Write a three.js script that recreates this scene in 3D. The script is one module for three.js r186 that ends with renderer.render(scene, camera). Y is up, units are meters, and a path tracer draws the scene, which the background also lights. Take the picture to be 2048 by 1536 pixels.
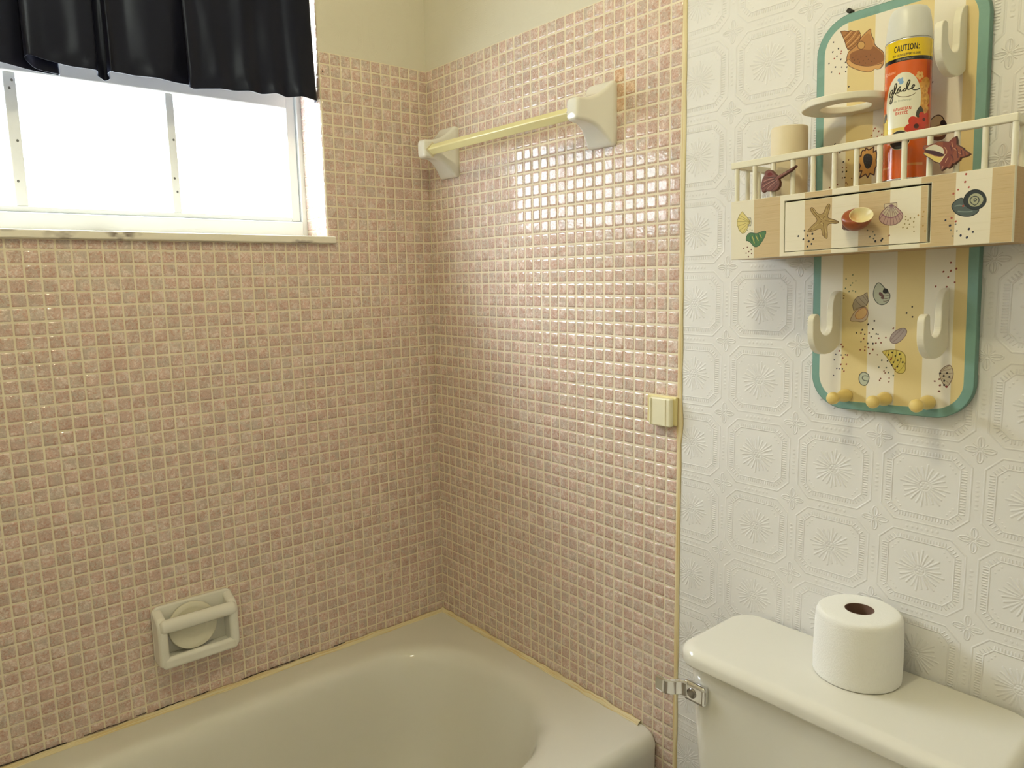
import * as THREE from 'three';
import { mergeGeometries, mergeVertices } from 'three/addons/utils/BufferGeometryUtils.js';
import { RoundedBoxGeometry } from 'three/addons/geometries/RoundedBoxGeometry.js';
import { RectAreaLightUniformsLib } from 'three/addons/lights/RectAreaLightUniformsLib.js';

// ---------------------------------------------------------------- camera, sky, lights, exposure
// metres; the two tiled walls meet at x = 0, z = 0; the window wall is z = 0, the wall with the towel bar is x = 0
const scene = new THREE.Scene();
const camera = new THREE.PerspectiveCamera(55.078, 2048 / 1536, 0.05, 60);
camera.up.set(0.1047, 0.9898, -0.0968);
camera.position.set(-1.0739, 1.2738, 1.5965);
camera.lookAt(-0.4396, 1.1324, 0.8365);
camera.updateMatrixWorld(true);

const SKY = 13.0, DAY = 17.0, LAMP = 0.74;
scene.background = new THREE.Color().setRGB(0.86 * SKY, 0.96 * SKY, 1.03 * SKY);      // bright overcast sky outside the window
RectAreaLightUniformsLib.init();
const daylight = new THREE.RectAreaLight(new THREE.Color().setRGB(0.9, 0.97, 1.0), DAY, 2.2, 1.6);   // the bright part of the sky above the neighbouring roofs
daylight.name = 'window_daylight'; daylight.position.set(-1.0, 2.75, -1.5); daylight.lookAt(-0.65, 1.3, 0.3);
scene.add(daylight);
const LAMP_AT = new THREE.Vector3(-0.85, 2.22, 1.1);

const renderer = new THREE.WebGLRenderer();
renderer.toneMapping = THREE.LinearToneMapping;
renderer.toneMappingExposure = 1.0;
renderer.shadowMap.enabled = true;

// ---------------------------------------------------------------- helpers
let seed = 20240611;
const rnd = () => { seed = (seed * 1664525 + 1013904223) >>> 0; return seed / 4294967296; };
const V2 = (x, y) => new THREE.Vector2(x, y);
const lin = (r, g, b) => new THREE.Color().setRGB(r, g, b);
const hex = (h) => new THREE.Color(h);
const mat = (o) => new THREE.MeshPhysicalMaterial(o);
const used = new Map();
function numbered(n) { const k = used.get(n) ?? 0; used.set(n, k + 1); return k ? n + '_' + String(k).padStart(3, '0') : n; }
function tag(o, label, category, group) { o.userData.label = label; o.userData.category = category; if (group) o.userData.group = group; return o; }
function thing(name, label, category, group) { const o = new THREE.Group(); o.name = numbered(name); scene.add(o); return tag(o, label, category, group); }
function structure(name) { const o = new THREE.Group(); o.name = name; o.userData.kind = 'structure'; scene.add(o); return o; }
function part(name, geo, m, parent, label) {
  const o = new THREE.Mesh(geo, m); o.name = name; o.castShadow = o.receiveShadow = true; parent.add(o);
  if (label) o.userData.label = label;
  return o;
}
function facing(o) { o.rotation.y = -Math.PI / 2; return o; }    // a group on the x = 0 wall: own x runs along the wall, own z out of it
function box(x0, x1, y0, y1, z0, z1, r = 0) {
  const g = r ? new RoundedBoxGeometry(x1 - x0, y1 - y0, z1 - z0, 3, Math.min(r, (x1 - x0) / 2.01, (y1 - y0) / 2.01, (z1 - z0) / 2.01)) : new THREE.BoxGeometry(x1 - x0, y1 - y0, z1 - z0);
  return g.translate((x0 + x1) / 2, (y0 + y1) / 2, (z0 + z1) / 2);
}
const merge = (list) => mergeGeometries(list.map((g) => (g.index ? g.toNonIndexed() : g)));
function rectShape(x0, x1, y0, y1, r = 0) {
  const s = new THREE.Shape();
  if (!r) { s.moveTo(x0, y0); s.lineTo(x1, y0); s.lineTo(x1, y1); s.lineTo(x0, y1); s.closePath(); return s; }
  s.moveTo(x0 + r, y0); s.lineTo(x1 - r, y0); s.absarc(x1 - r, y0 + r, r, -Math.PI / 2, 0); s.lineTo(x1, y1 - r); s.absarc(x1 - r, y1 - r, r, 0, Math.PI / 2);
  s.lineTo(x0 + r, y1); s.absarc(x0 + r, y1 - r, r, Math.PI / 2, Math.PI); s.lineTo(x0, y0 + r); s.absarc(x0 + r, y0 + r, r, Math.PI, Math.PI * 1.5);
  return s;
}
function extrude(shape, z0, z1, bevel = 0, seg = 2, curve = 24) {
  const g = new THREE.ExtrudeGeometry(shape, { depth: z1 - z0 - 2 * bevel, bevelEnabled: bevel > 0, bevelThickness: bevel, bevelSize: bevel, bevelOffset: -bevel, bevelSegments: seg, curveSegments: curve });
  return g.translate(0, 0, z0 + bevel);
}
function ring(cx, cz, hx, hz, r, y, n = 16) {         // rounded rectangle in a level plane
  const out = []; r = Math.min(r, hx, hz);
  for (let q = 0; q < 4; q++) {
    const sx = [1, -1, -1, 1][q], sz = [1, 1, -1, -1][q];
    for (let k = 0; k < n; k++) { const a = (q + k / (n - 1)) * Math.PI / 2; out.push(new THREE.Vector3(cx + sx * (hx - r) + r * Math.cos(a), y, cz + sz * (hz - r) + r * Math.sin(a))); }
  }
  return out;
}
function loft(rings, { capStart = false, capEnd = false, creased = false } = {}) {
  const n = rings[0].length, pos = [], uv = [], idx = [];
  rings.forEach((r, j) => r.forEach((p, i) => { pos.push(p.x, p.y, p.z); uv.push(i / n, j / rings.length); }));
  for (let j = 0; j < rings.length - 1; j++) for (let i = 0; i < n; i++) {
    const a = j * n + i, b = j * n + (i + 1) % n, c = a + n, d = b + n;
    idx.push(a, c, b, b, c, d);
  }
  const cap = (j, flip) => {
    const c = new THREE.Vector3(); rings[j].forEach((p) => c.add(p)); c.multiplyScalar(1 / n);
    const k = pos.length / 3; pos.push(c.x, c.y, c.z); uv.push(0.5, 0.5);
    for (let i = 0; i < n; i++) { const a = j * n + i, b = j * n + (i + 1) % n; flip ? idx.push(k, b, a) : idx.push(k, a, b); }
  };
  if (capStart) cap(0, false);
  if (capEnd) cap(rings.length - 1, true);
  const g = new THREE.BufferGeometry();
  g.setAttribute('position', new THREE.Float32BufferAttribute(pos, 3)); g.setAttribute('uv', new THREE.Float32BufferAttribute(uv, 2)); g.setIndex(idx);
  g.computeVertexNormals();
  return g;
}
const lathe = (pts, seg = 48) => new THREE.LatheGeometry(pts.map((p) => V2(p[0], p[1])), seg);
// value noise that tiles with period n
function noiseGrid(n) { const a = new Float32Array(n * n); for (let i = 0; i < a.length; i++) a[i] = rnd(); return (x, y) => { x = ((x % n) + n) % n; y = ((y % n) + n) % n; const i = Math.floor(x), j = Math.floor(y), f = x - i, g = y - j, s = f * f * (3 - 2 * f), t = g * g * (3 - 2 * g), i1 = (i + 1) % n, j1 = (j + 1) % n; return (a[j * n + i] * (1 - s) + a[j * n + i1] * s) * (1 - t) + (a[j1 * n + i] * (1 - s) + a[j1 * n + i1] * s) * t; }; }
function dataMap(n, fn, srgb) {
  const d = new Uint8Array(n * n * 4);
  for (let j = 0; j < n; j++) for (let i = 0; i < n; i++) { const c = fn(i / n, j / n); for (let k = 0; k < 3; k++) d[(j * n + i) * 4 + k] = Math.max(0, Math.min(255, Array.isArray(c) ? c[k] : c)); d[(j * n + i) * 4 + 3] = 255; }
  const t = new THREE.DataTexture(d, n, n); t.magFilter = THREE.LinearFilter; t.wrapS = t.wrapT = THREE.RepeatWrapping; if (srgb) t.colorSpace = THREE.SRGBColorSpace; t.needsUpdate = true; return t;
}
function canvasMap(w, h, draw, srgb = true) {
  const c = document.createElement('canvas'); c.width = w; c.height = h; const x = c.getContext('2d'); draw(x, w, h);
  const t = new THREE.CanvasTexture(c); if (srgb) t.colorSpace = THREE.SRGBColorSpace; t.wrapS = t.wrapT = THREE.RepeatWrapping; return t;
}
function scaled(t, x0, x1, y0, y1) { t.repeat.set(1 / (x1 - x0), 1 / (y1 - y0)); t.offset.set(-x0 / (x1 - x0), -y0 / (y1 - y0)); return t; }   // uv in metres to one picture

// ---------------------------------------------------------------- materials
const n8 = noiseGrid(8), n16 = noiseGrid(16), n32 = noiseGrid(32), n64 = noiseGrid(64), n128 = noiseGrid(128);
const mix3 = (a, b, t) => a.map((v, k) => v + (b[k] - v) * t), clamp = (v) => Math.max(0, Math.min(1, v));
// mottled glaze: brownish pink with paler and greyer blotches; the picture is 0.26 m wide
const glaze = dataMap(1024, (u, v) => {
  const low = n16(u * 16, v * 16), hue = n16(u * 16 + 5.3, v * 16 + 9.1), m = n64(u * 64, v * 64), f = n128(u * 128, v * 128), ff = n128(v * 256 + 3, u * 256 + 7);
  let c = mix3([215, 186, 174], [207, 190, 178], clamp((hue - 0.3) * 1.8));
  const pale = clamp((0.6 * m + 0.4 * f - 0.5 + 0.18 * (low - 0.5)) * 5);
  c = mix3(c, [234, 220, 212], pale * 0.7);
  const dark = clamp((0.5 * n64(u * 64 + 20, v * 64 + 31) + 0.5 * n128(u * 128 + 50, v * 128 + 3) - 0.56) * 5);
  c = mix3(c, [196, 152, 134], dark * 0.6);
  const k = 0.98 + 0.12 * (ff - 0.5) + 0.09 * (low - 0.5);
  return c.map((x) => x * k);
}, true);
const glazeBump = dataMap(512, (u, v) => 255 * (0.6 * n64(u * 64, v * 64) + 0.4 * n128(u * 128, v * 128)));
const tileMat = mat({ map: glaze, roughness: 0.07, bumpMap: glazeBump, bumpScale: 0.00011 });
const stainedTileMat = mat({ map: glaze, color: lin(1.0, 0.88, 0.68), roughness: 0.12, bumpMap: glazeBump, bumpScale: 0.00006 });
const groutMap = dataMap(256, (u, v) => mix3([228, 215, 188], [236, 225, 202], n32(u * 32, v * 32) * 0.6 + n64(u * 64, v * 64) * 0.4), true);
groutMap.repeat.set(5, 5);
const groutMat = mat({ map: groutMap, roughness: 0.75 });
// embossed paper: a repeat of 0.130 by 0.1235 m with a daisy in a chamfered frame, bead rows between the frames and a four-leaf flower at the corners
const PW = 0.13, PH = 0.1235;
const embossed = canvasMap(1024, 1024, (x) => {
  x.fillStyle = '#606060'; x.fillRect(0, 0, 1024, 1024);
  const soft = (path, w, a = 1) => { for (const [k, al] of [[1.5, 0.3], [0.95, 0.6], [0.5, 0.6]]) { x.lineWidth = w * k; x.strokeStyle = `rgba(255,255,255,${al * a})`; x.beginPath(); path(); x.stroke(); } };
  const blob = (cx, cy, rx, ry, rot, a = 1) => { for (const [k, al] of [[1.25, 0.3], [0.95, 0.4], [0.6, 0.6]]) { x.fillStyle = `rgba(255,255,255,${al * a})`; x.beginPath(); x.ellipse(cx, cy, rx * k, ry * k, rot, 0, 7); x.fill(); } };
  x.lineCap = x.lineJoin = 'round';
  const octagon = (cx, cy, hx, hy, c) => () => { x.moveTo(cx - hx + c, cy - hy); x.lineTo(cx + hx - c, cy - hy); x.lineTo(cx + hx, cy - hy + c); x.lineTo(cx + hx, cy + hy - c); x.lineTo(cx + hx - c, cy + hy); x.lineTo(cx - hx + c, cy + hy); x.lineTo(cx - hx, cy + hy - c); x.lineTo(cx - hx, cy - hy + c); x.closePath(); };
  for (const ox of [-1024, 0, 1024]) for (const oy of [-1024, 0, 1024]) {
    const cx = 512 + ox, cy = 512 + oy;
    if (cx < -700 || cx > 1724 || cy < -700 || cy > 1724) continue;
    soft(octagon(cx, cy, 345, 345, 92), 13, 0.9);
    soft(octagon(cx, cy, 452, 452, 150), 16, 0.7);
    // ticks between the frames, on the straight sides and the chamfers
    for (let k = -8; k <= 8; k++) for (const s of [-1, 1]) {
      const t = k * 31;
      soft(() => { x.moveTo(cx + s * 362, cy + t); x.lineTo(cx + s * 405, cy + t); }, 11, 0.9);
      soft(() => { x.moveTo(cx + t, cy + s * 362); x.lineTo(cx + t, cy + s * 395); }, 11, 0.7);
    }
    for (let k = 0; k < 4; k++) for (const sx of [-1, 1]) for (const sy of [-1, 1]) { const t = k / 3, px = 262 + 82 * t, py = 344 - 82 * t; soft(() => { x.moveTo(cx + sx * (px + 8), cy + sy * (py + 8)); x.lineTo(cx + sx * (px + 34), cy + sy * (py + 34)); }, 11, 0.8); }
    // daisy
    for (let k = 0; k < 8; k++) {
      const a = k * Math.PI / 4 + 0.1;
      for (let j = -1; j <= 1; j++) { const b = a + j * 0.2, r1 = 250 - Math.abs(j) * 34; soft(() => { x.moveTo(cx + 66 * Math.cos(a + j * 0.26), cy + 66 * Math.sin(a + j * 0.26)); x.quadraticCurveTo(cx + 150 * Math.cos(b), cy + 150 * Math.sin(b), cx + r1 * Math.cos(b + j * 0.05), cy + r1 * Math.sin(b + j * 0.05)); }, 18, 0.85); }
    }
    for (let k = 0; k < 6; k++) blob(cx + 36 * Math.cos(k * 1.047), cy + 36 * Math.sin(k * 1.047), 13, 13, 0, 0.8);
    blob(cx, cy, 15, 15, 0, 0.8);
    for (const sx of [-1, 1]) for (const sy of [-1, 1]) for (let k = 0; k < 3; k++) blob(cx + sx * (240 + 28 * k), cy + sy * (288 - 40 * k), 10, 10, 0, 0.4);
    // beads along the repeat edges
    for (let k = -3; k <= 3; k++) { blob(cx + 512, cy + k * 52, 17, 13, 0, 0.6); blob(cx + k * 52, cy + 512, 13, 17, 0, 0.6); }
    // four-leaf flower at the repeat corner
    for (let k = 0; k < 4; k++) { const a = k * Math.PI / 2, lx = cx + 512 + 82 * Math.cos(a), ly = cy + 512 + 82 * Math.sin(a); soft(() => { x.ellipse(lx, ly, 62, 30, a, 0, 6.3); }, 13, 0.75); soft(() => { x.moveTo(cx + 512 + 20 * Math.cos(a), cy + 512 + 20 * Math.sin(a)); x.lineTo(cx + 512 + 125 * Math.cos(a), cy + 512 + 125 * Math.sin(a)); }, 6, 0.7); const e = a + Math.PI / 4; soft(() => { x.moveTo(cx + 512 + 30 * Math.cos(e), cy + 512 + 30 * Math.sin(e)); x.lineTo(cx + 512 + 92 * Math.cos(e), cy + 512 + 92 * Math.sin(e)); }, 9, 0.5); }
  }
}, false);
embossed.repeat.set(1 / PW, 1 / PH); embossed.offset.set(0.5 - 0.8107 / PW, 0.5 - 0.8549 / PH);
const paperMat = mat({ color: lin(0.80, 0.785, 0.775), roughness: 0.5, bumpMap: embossed, bumpScale: 0.0014 });
const creamWall = mat({ color: lin(0.70, 0.655, 0.54), roughness: 0.6, bumpMap: embossed, bumpScale: 0.00025 });
const plasterMat = mat({ color: lin(0.8, 0.77, 0.68), roughness: 0.7 });
const porcelain = mat({ color: lin(0.75, 0.725, 0.65), ior: 1.6, roughness: 0.05 });
const tankPorcelain = porcelain;
const ceramic = mat({ color: lin(0.80, 0.775, 0.70), ior: 1.6, roughness: 0.05 });
const caulkMap = dataMap(256, (u, v) => mix3([228, 214, 176], [216, 190, 136], clamp((n16(u * 16, v * 16) - 0.45) * 2.4)), true);
const caulkMat = mat({ map: caulkMap, roughness: 0.6 });
const creamPaint = mat({ color: lin(0.80, 0.76, 0.62), roughness: 0.42 });
const chrome = mat({ color: lin(0.72, 0.72, 0.74), roughness: 0.07, metalness: 1 });
const darkGap = mat({ color: lin(0.03, 0.02, 0.015), roughness: 0.9 });
const whiteFrame = mat({ color: lin(0.78, 0.8, 0.8), roughness: 0.4 });

// ---------------------------------------------------------------- the room
const P = 0.026, TOP = 1.758;                                   // tile pitch; height of the joint under the top row
const WX0 = -1.16, WX1 = -0.287, WY0 = 1.362, WY1 = 2.0;         // window opening
function planar(g, f) { const p = g.attributes.position, uv = new Float32Array(p.count * 2); for (let i = 0; i < p.count; i++) { const [a, b] = f(p.getX(i), p.getY(i), p.getZ(i)); uv[2 * i] = a; uv[2 * i + 1] = b; } g.setAttribute('uv', new THREE.BufferAttribute(uv, 2)); return g; }

// one glazed tile: pillowed edges, 38 triangles, lying in x-y with its face to +z
function tileGeo(w, h, u0, v0, turn) {
  const pos = [], nor = [], uv = [], idx = [];
  const rings = [[0, 0.0006, 0.0009, 1, 0.5], [0.0009, 0.0015, 0.0014, 0.52, 0.855], [0.0043, 0.0022, 0.0022, 0, 1]];
  for (const [ins, z, c, no, nz] of rings) {
    const a = w / 2 - ins, b = h / 2 - ins, pts = [[a, b - c], [a - c, b], [-a + c, b], [-a, b - c], [-a, -b + c], [-a + c, -b], [a - c, -b], [a, -b + c]];
    for (const [px, py] of pts) {
      const l = Math.hypot(px / a, py / b); let nx = Math.abs(px) > a - 1e-6 ? Math.sign(px) : 0, ny = Math.abs(py) > b - 1e-6 ? Math.sign(py) : 0; nx += 0.35 * px / a / l; ny += 0.35 * py / b / l; const q = Math.hypot(nx, ny);
      pos.push(px, py, z); const n = new THREE.Vector3(no * nx / q, no * ny / q, nz).normalize(); nor.push(n.x, n.y, n.z);
      const s = turn ? py : px, t = turn ? -px : py; uv.push(u0 + s / 0.26, v0 + t / 0.26);
    }
  }
  for (let j = 0; j < 2; j++) for (let i = 0; i < 8; i++) { const a = j * 8 + i, b = j * 8 + (i + 1) % 8; idx.push(a, b, a + 8, b, b + 8, a + 8); }
  for (let i = 1; i < 7; i++) idx.push(16, 16 + i, 16 + i + 1);
  const g = new THREE.BufferGeometry();
  g.setAttribute('position', new THREE.Float32BufferAttribute(pos, 3)); g.setAttribute('normal', new THREE.Float32BufferAttribute(nor, 3)); g.setAttribute('uv', new THREE.Float32BufferAttribute(uv, 2)); g.setIndex(idx);
  return g;
}
const variants = []; for (let k = 0; k < 48; k++) variants.push(tileGeo(P - 0.0023, P - 0.0023, rnd(), rnd(), k % 2));
// cells: [x0, x1, y0, y1, stained]; the 300 that show largest become single tiles, the others one part
function layTiles(wall, cells) {
  wall.updateMatrixWorld(true);
  const toScreen = (x, y) => { const p = new THREE.Vector3(x, y, 0.002).applyMatrix4(wall.matrixWorld), c = p.clone().applyMatrix4(camera.matrixWorldInverse); if (c.z > -0.1) return null; p.project(camera); return [p.x * 4 / 3, p.y]; };
  for (const c of cells) {
    const q = [[c[0], c[2]], [c[1], c[2]], [c[1], c[3]], [c[0], c[3]]].map(([a, b]) => toScreen(a, b)); c.area = 0;
    if (q.every((p) => p && Math.abs(p[0]) < 1.333 && Math.abs(p[1]) < 1)) { let s = 0; for (let i = 0; i < 4; i++) { const a = q[i], b = q[(i + 1) % 4]; s += a[0] * b[1] - b[0] * a[1]; } c.area = Math.abs(s) - (c[4] === 1 ? -1 : 0); }
  }
  const order = [...cells].sort((a, b) => b.area - a.area), single = new Set(order.slice(0, 300)), rest = [];
  for (const c of cells) {
    const w = c[1] - c[0] - 0.0023, h = c[3] - c[2] - 0.0023; if (w < 0.002 || h < 0.002) continue;
    const full = Math.abs(w - (P - 0.0023)) < 1e-5 && Math.abs(h - (P - 0.0023)) < 1e-5;
    const tx = (rnd() - 0.5) * 0.014, ty = (rnd() - 0.5) * 0.014, cx = (c[0] + c[1]) / 2 + (rnd() - 0.5) * 0.0004, cy = (c[2] + c[3]) / 2 + (rnd() - 0.5) * 0.0004;
    if (single.has(c)) {
      const m = part('tile', full ? variants[Math.floor(rnd() * 48)] : tileGeo(w, h, rnd(), rnd(), 0), c[4] ? stainedTileMat : tileMat, wall);
      m.position.set(cx, cy, 0); m.rotation.set(tx, ty, 0);
    } else {
      const g = tileGeo(w, h, rnd(), rnd(), rnd() < 0.5); g.rotateX(tx); g.rotateY(ty); g.translate(cx, cy, 0); rest.push(g);
    }
  }
  if (rest.length) part('tile_field', mergeGeometries(rest), tileMat, wall).userData.kind = 'stuff';
}

// wall with the window
const wallLeft = structure('wall_left');
{
  const s = rectShape(-1.6, 0.15, 0, 2.4); s.holes.push(rectShape(WX0, WX1, WY0, WY1));
  part('wall_panel', extrude(s, -0.16, 0), creamWall, wallLeft);
    const left = rectShape(-1.5, WX0, WY0, TOP + P), low = rectShape(-1.5, 0, 0.3, WY0), right = rectShape(WX1, 0, WY0, TOP + P);
  part('grout_bed', merge([left, low, right].map((q) => extrude(q, 0, 0.0011))), groutMat, wallLeft);
  const cells = [];
  for (let r = -1; r < 54; r++) for (let c = 0; c < 57; c++) {
    const y1 = TOP - r * P, y0 = y1 - P, x1 = -c * P - (c ? 0 : 0.001), x0 = -(c + 1) * P;
    if (y0 < 0.37) continue;
    if (y1 > WY0 + 0.004 && x0 < WX1 - 0.0005 && x1 > WX0 + 0.0005) {            // cut round the opening
      if (y0 < WY0 - 0.004) cells.push([x0, x1, y0, WY0, 0]);
      else if (x1 > WX1) cells.push([WX1, x1, y0, y1, 0]);
      else if (x0 < WX0) cells.push([x0, WX0, y0, y1, 0]);
      continue;
    }
    cells.push([x0, x1, y0, y1, 0]);
  }
  layTiles(wallLeft, cells);
  const nail = part('nail_hole', new THREE.CylinderGeometry(0.0016, 0.0016, 0.002, 10).rotateX(Math.PI / 2).translate(-0.2795, 1.742, 0.002), darkGap, wallLeft);
  nail.scale.set(1, 1, 1);
  // tiled cheek of the window recess
  const cheek = new THREE.Group(); cheek.name = 'recess_cheek'; wallLeft.add(cheek); cheek.position.set(WX1, 0, 0); cheek.rotation.y = -Math.PI / 2;   // own x = world z, own z = world -x
  part('grout_bed', extrude(rectShape(-0.128, -0.001, 1.377, WY1), 0, 0.0011), groutMat, cheek);
  for (let r = -9; r < 15; r++) for (let c = 0; c < 5; c++) {
    const y1 = Math.min(TOP - r * P, WY1), y0 = Math.max(TOP - (r + 1) * P, 1.378); if (y1 - y0 < 0.008) continue;
    const m = part('recess_tile', Math.abs(y1 - y0 - P) < 1e-6 ? variants[Math.floor(rnd() * 48)] : tileGeo(P - 0.0023, y1 - y0 - 0.0023, rnd(), rnd(), 0), tileMat, cheek);
    m.position.set(-(c + 0.5) * P + 0.001, (y0 + y1) / 2, 0); m.rotation.set((rnd() - 0.5) * 0.02, (rnd() - 0.5) * 0.02, 0);
  }
}
// wall with the towel bar: tiles for thirty columns, embossed paper beyond
const wallRight = structure('wall_right'); facing(wallRight);
{
  const g = box(-0.15, 2.35, 0, 2.4, -0.15, 0); planar(g, (x, y) => [x, y]);
  part('wallpaper_panel', g, paperMat, wallRight);
  part('painted_panel', extrude(rectShape(0, 30 * P + 0.004, TOP + P, 2.4), 0, 0.0008), creamWall, wallRight);
  part('grout_bed', extrude(rectShape(0, 30 * P + 0.001, 0, TOP + P), 0, 0.0011), groutMat, wallRight);
  const cells = [];
  for (let r = -1; r < 67; r++) for (let c = 0; c < 30; c++) {
    const y1 = TOP - r * P, y0 = y1 - P; if (y0 < 0.37 && c < 27) continue;
    cells.push([c * P + (c ? 0 : 0.001), (c + 1) * P, y0, y1, c === 24 && r > 3 && r < 7 ? 1 : c === 25 && (r === 5) ? 1 : 0]);
  }
  layTiles(wallRight, cells);
  // caulked edge between tiles and paper
  const pts = []; const n = 90;
  const ringAt = (y, k) => { const w = 0.0045 + 0.0016 * n32(k * 0.7, 3) + (y > 0.98 && y < 1.04 ? 0.004 * Math.sin((y - 0.98) / 0.06 * Math.PI) : 0); const o = []; for (let i = 0; i < 8; i++) { const a = i / 7 * Math.PI; o.push(new THREE.Vector3(30 * P + 0.0025 + w * Math.cos(a), y, 0.0026 * Math.sin(a))); } return o; };
  for (let k = 0; k <= n; k++) pts.push(ringAt(k / n * (TOP + P), k));
  part('edge_caulk', loft(pts), caulkMat, wallRight, 'cream caulk line between tile and paper');
}
// the rest of the room, outside the picture
{
  const f = structure('floor'); part('floor_slab', box(-1.6, 0.15, -0.1, 0, -0.16, 2.35), mat({ color: lin(0.42, 0.36, 0.3), roughness: 0.5 }), f);
  const c = structure('ceiling'); part('ceiling_slab', box(-1.6, 0.15, 2.4, 2.5, -0.16, 2.35), plasterMat, c);
  const b = structure('wall_back'); part('wall_panel', box(-1.6, 0.15, 0, 2.4, 2.25, 2.35), plasterMat, b);
  const e = structure('wall_end'); part('wall_panel', box(-1.6, -1.5, 0, 2.4, 0, 2.25), plasterMat, e);
}
// caulk bead along the tub
{
  const bead = (name, from, to, out, label) => {
    const t = structure(name), rings = [], n = 60, dir = to.clone().sub(from);
    for (let k = 0; k <= n; k++) { const p = from.clone().addScaledVector(dir, k / n), w = 0.0085 + 0.004 * n32(k * 0.8, name.length * 3.1), h = 0.006 + 0.005 * n32(k * 0.9, 11 + name.length), o = []; for (let i = 0; i < 8; i++) { const a = i / 7 * Math.PI / 2, q = i === 0 ? 1.25 : 1; o.push(new THREE.Vector3(p.x + out.x * w * Math.cos(a) * q, p.y + h * Math.sin(a), p.z + out.z * w * Math.cos(a) * q)); } o.push(new THREE.Vector3(p.x - out.x * 0.001, p.y - 0.004, p.z - out.z * 0.001)); rings.push(o); }
    part('caulk_bead', loft(rings), caulkMat, t, label);
    return t;
  };
  const left = bead('trim_1', new THREE.Vector3(-1.48, 0.379, 0.002), new THREE.Vector3(-0.002, 0.379, 0.002), { x: 0, z: 1 }, 'yellowed caulk bead along the tub');
  bead('trim_2', new THREE.Vector3(-0.002, 0.379, 0.002), new THREE.Vector3(-0.002, 0.379, 0.70), { x: -1, z: 0 }, 'yellowed caulk bead along the tub');
  // open cracks where the bead has pulled off the tiles
  for (const [x0, x1, h] of [[-1.02, -0.9, 0.0125], [-0.87, -0.79, 0.013], [-0.775, -0.755, 0.015], [-0.74, -0.68, 0.0125], [-0.66, -0.63, 0.013], [-0.555, -0.5, 0.013], [-0.49, -0.43, 0.0135], [-0.42, -0.38, 0.013], [-0.33, -0.30, 0.0125]]) {
    const pts = []; for (let k = 0; k <= 10; k++) pts.push(new THREE.Vector3(x0 + (x1 - x0) * k / 10, 0.3765 + h + 0.0015 * (n64(k * 1.7 + x0 * 90, 4) - 0.5), 0.0042));
    part('caulk_crack', new THREE.TubeGeometry(new THREE.CatmullRomCurve3(pts), 20, 0.0007 + 0.0004 * rnd(), 5), darkGap, left);
  }
}
// ---------------------------------------------------------------- window, sill, valance
{
  const w = structure('window_1'), Z0 = -0.14, Z1 = -0.1;
  part('frame', merge([box(-0.3, WX1, 1.377, WY1, Z0, Z1, 0.002), box(WX0, -1.147, 1.377, WY1, Z0, Z1, 0.002), box(-1.147, -0.3, 1.377, 1.4165, Z0, Z1 + 0.004, 0.003), box(-1.147, -0.3, 1.972, WY1, Z0, Z1, 0.002)]), whiteFrame, w);
  part('sash', merge([box(-0.3225, -0.302, 1.418, 1.97, -0.132, -0.108, 0.002), box(-1.145, -1.1245, 1.418, 1.97, -0.132, -0.108, 0.002), box(-1.1245, -0.3225, 1.418, 1.4285, -0.132, -0.108, 0.002), box(-1.1245, -0.3225, 1.6745, 1.713, -0.134, -0.104, 0.004), box(-1.1245, -0.3225, 1.955, 1.97, -0.132, -0.108, 0.002)]), whiteFrame, w);
  for (const [x, hw] of [[-0.5785, 0.0085], [-0.861, 0.0105]]) { part('glazing_bar', box(x - hw, x + hw, 1.4285, 1.6745, -0.129, -0.111, 0.002), whiteFrame, w); part('glazing_bar', box(x - hw, x + hw, 1.713, 1.955, -0.129, -0.111, 0.002), whiteFrame, w); }
  const glass = mat({ color: lin(1, 1, 1), roughness: 0.03, transmission: 1, thickness: 0, ior: 1.5 });
  for (const [x0, x1] of [[-0.57, -0.3225], [-0.8505, -0.587], [-1.1245, -0.8715]]) for (const [y0, y1] of [[1.4285, 1.6745], [1.713, 1.955]]) part('pane', new THREE.PlaneGeometry(x1 - x0, y1 - y0).translate((x0 + x1) / 2, (y0 + y1) / 2, -0.12), glass, w);
  for (const [x, y] of [[-0.5765, 1.472], [-0.58, 1.5], [-0.857, 1.66], [-0.862, 1.645], [-0.858, 1.55], [-0.864, 1.475], [-0.576, 1.58]]) part('paint_chip', new THREE.SphereGeometry(0.0022, 8, 6).scale(1, 1.2, 0.3).translate(x, y, -0.111), mat({ color: lin(0.16, 0.16, 0.15), roughness: 0.8 }), w);
  const sill = structure('trim_3');
  const marble = canvasMap(1024, 64, (x) => {
    const im = x.createImageData(1024, 64);
    for (let j = 0; j < 64; j++) for (let i = 0; i < 1024; i++) {
      const u = i / 1024, v = j / 64, q = n8(u * 8, v * 0.8) * 0.6 + n32(u * 32, v * 3) * 0.4, s = clamp((q - 0.56) * 6) * clamp((n64(u * 64, v * 8) * 0.6 + n128(u * 128, v * 14) * 0.4 - 0.35) * 3.2);
      const c = mix3([236, 230, 216], [122, 110, 104], s * 0.85), p = (j * 1024 + i) * 4; im.data[p] = c[0]; im.data[p + 1] = c[1]; im.data[p + 2] = c[2]; im.data[p + 3] = 255;
    }
    x.putImageData(im, 0, 0);
  });
  scaled(marble, -1.2, -0.25, 1.35, 1.4);
  const g = box(-1.19, -0.272, 1.362, 1.3775, -0.13, 0.016, 0.003); planar(g, (x, y, z) => [x, y + z * 0.3]);
  part('marble_sill', g, mat({ map: marble, roughness: 0.18 }), sill, 'white marble window sill with grey veins');
}
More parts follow.
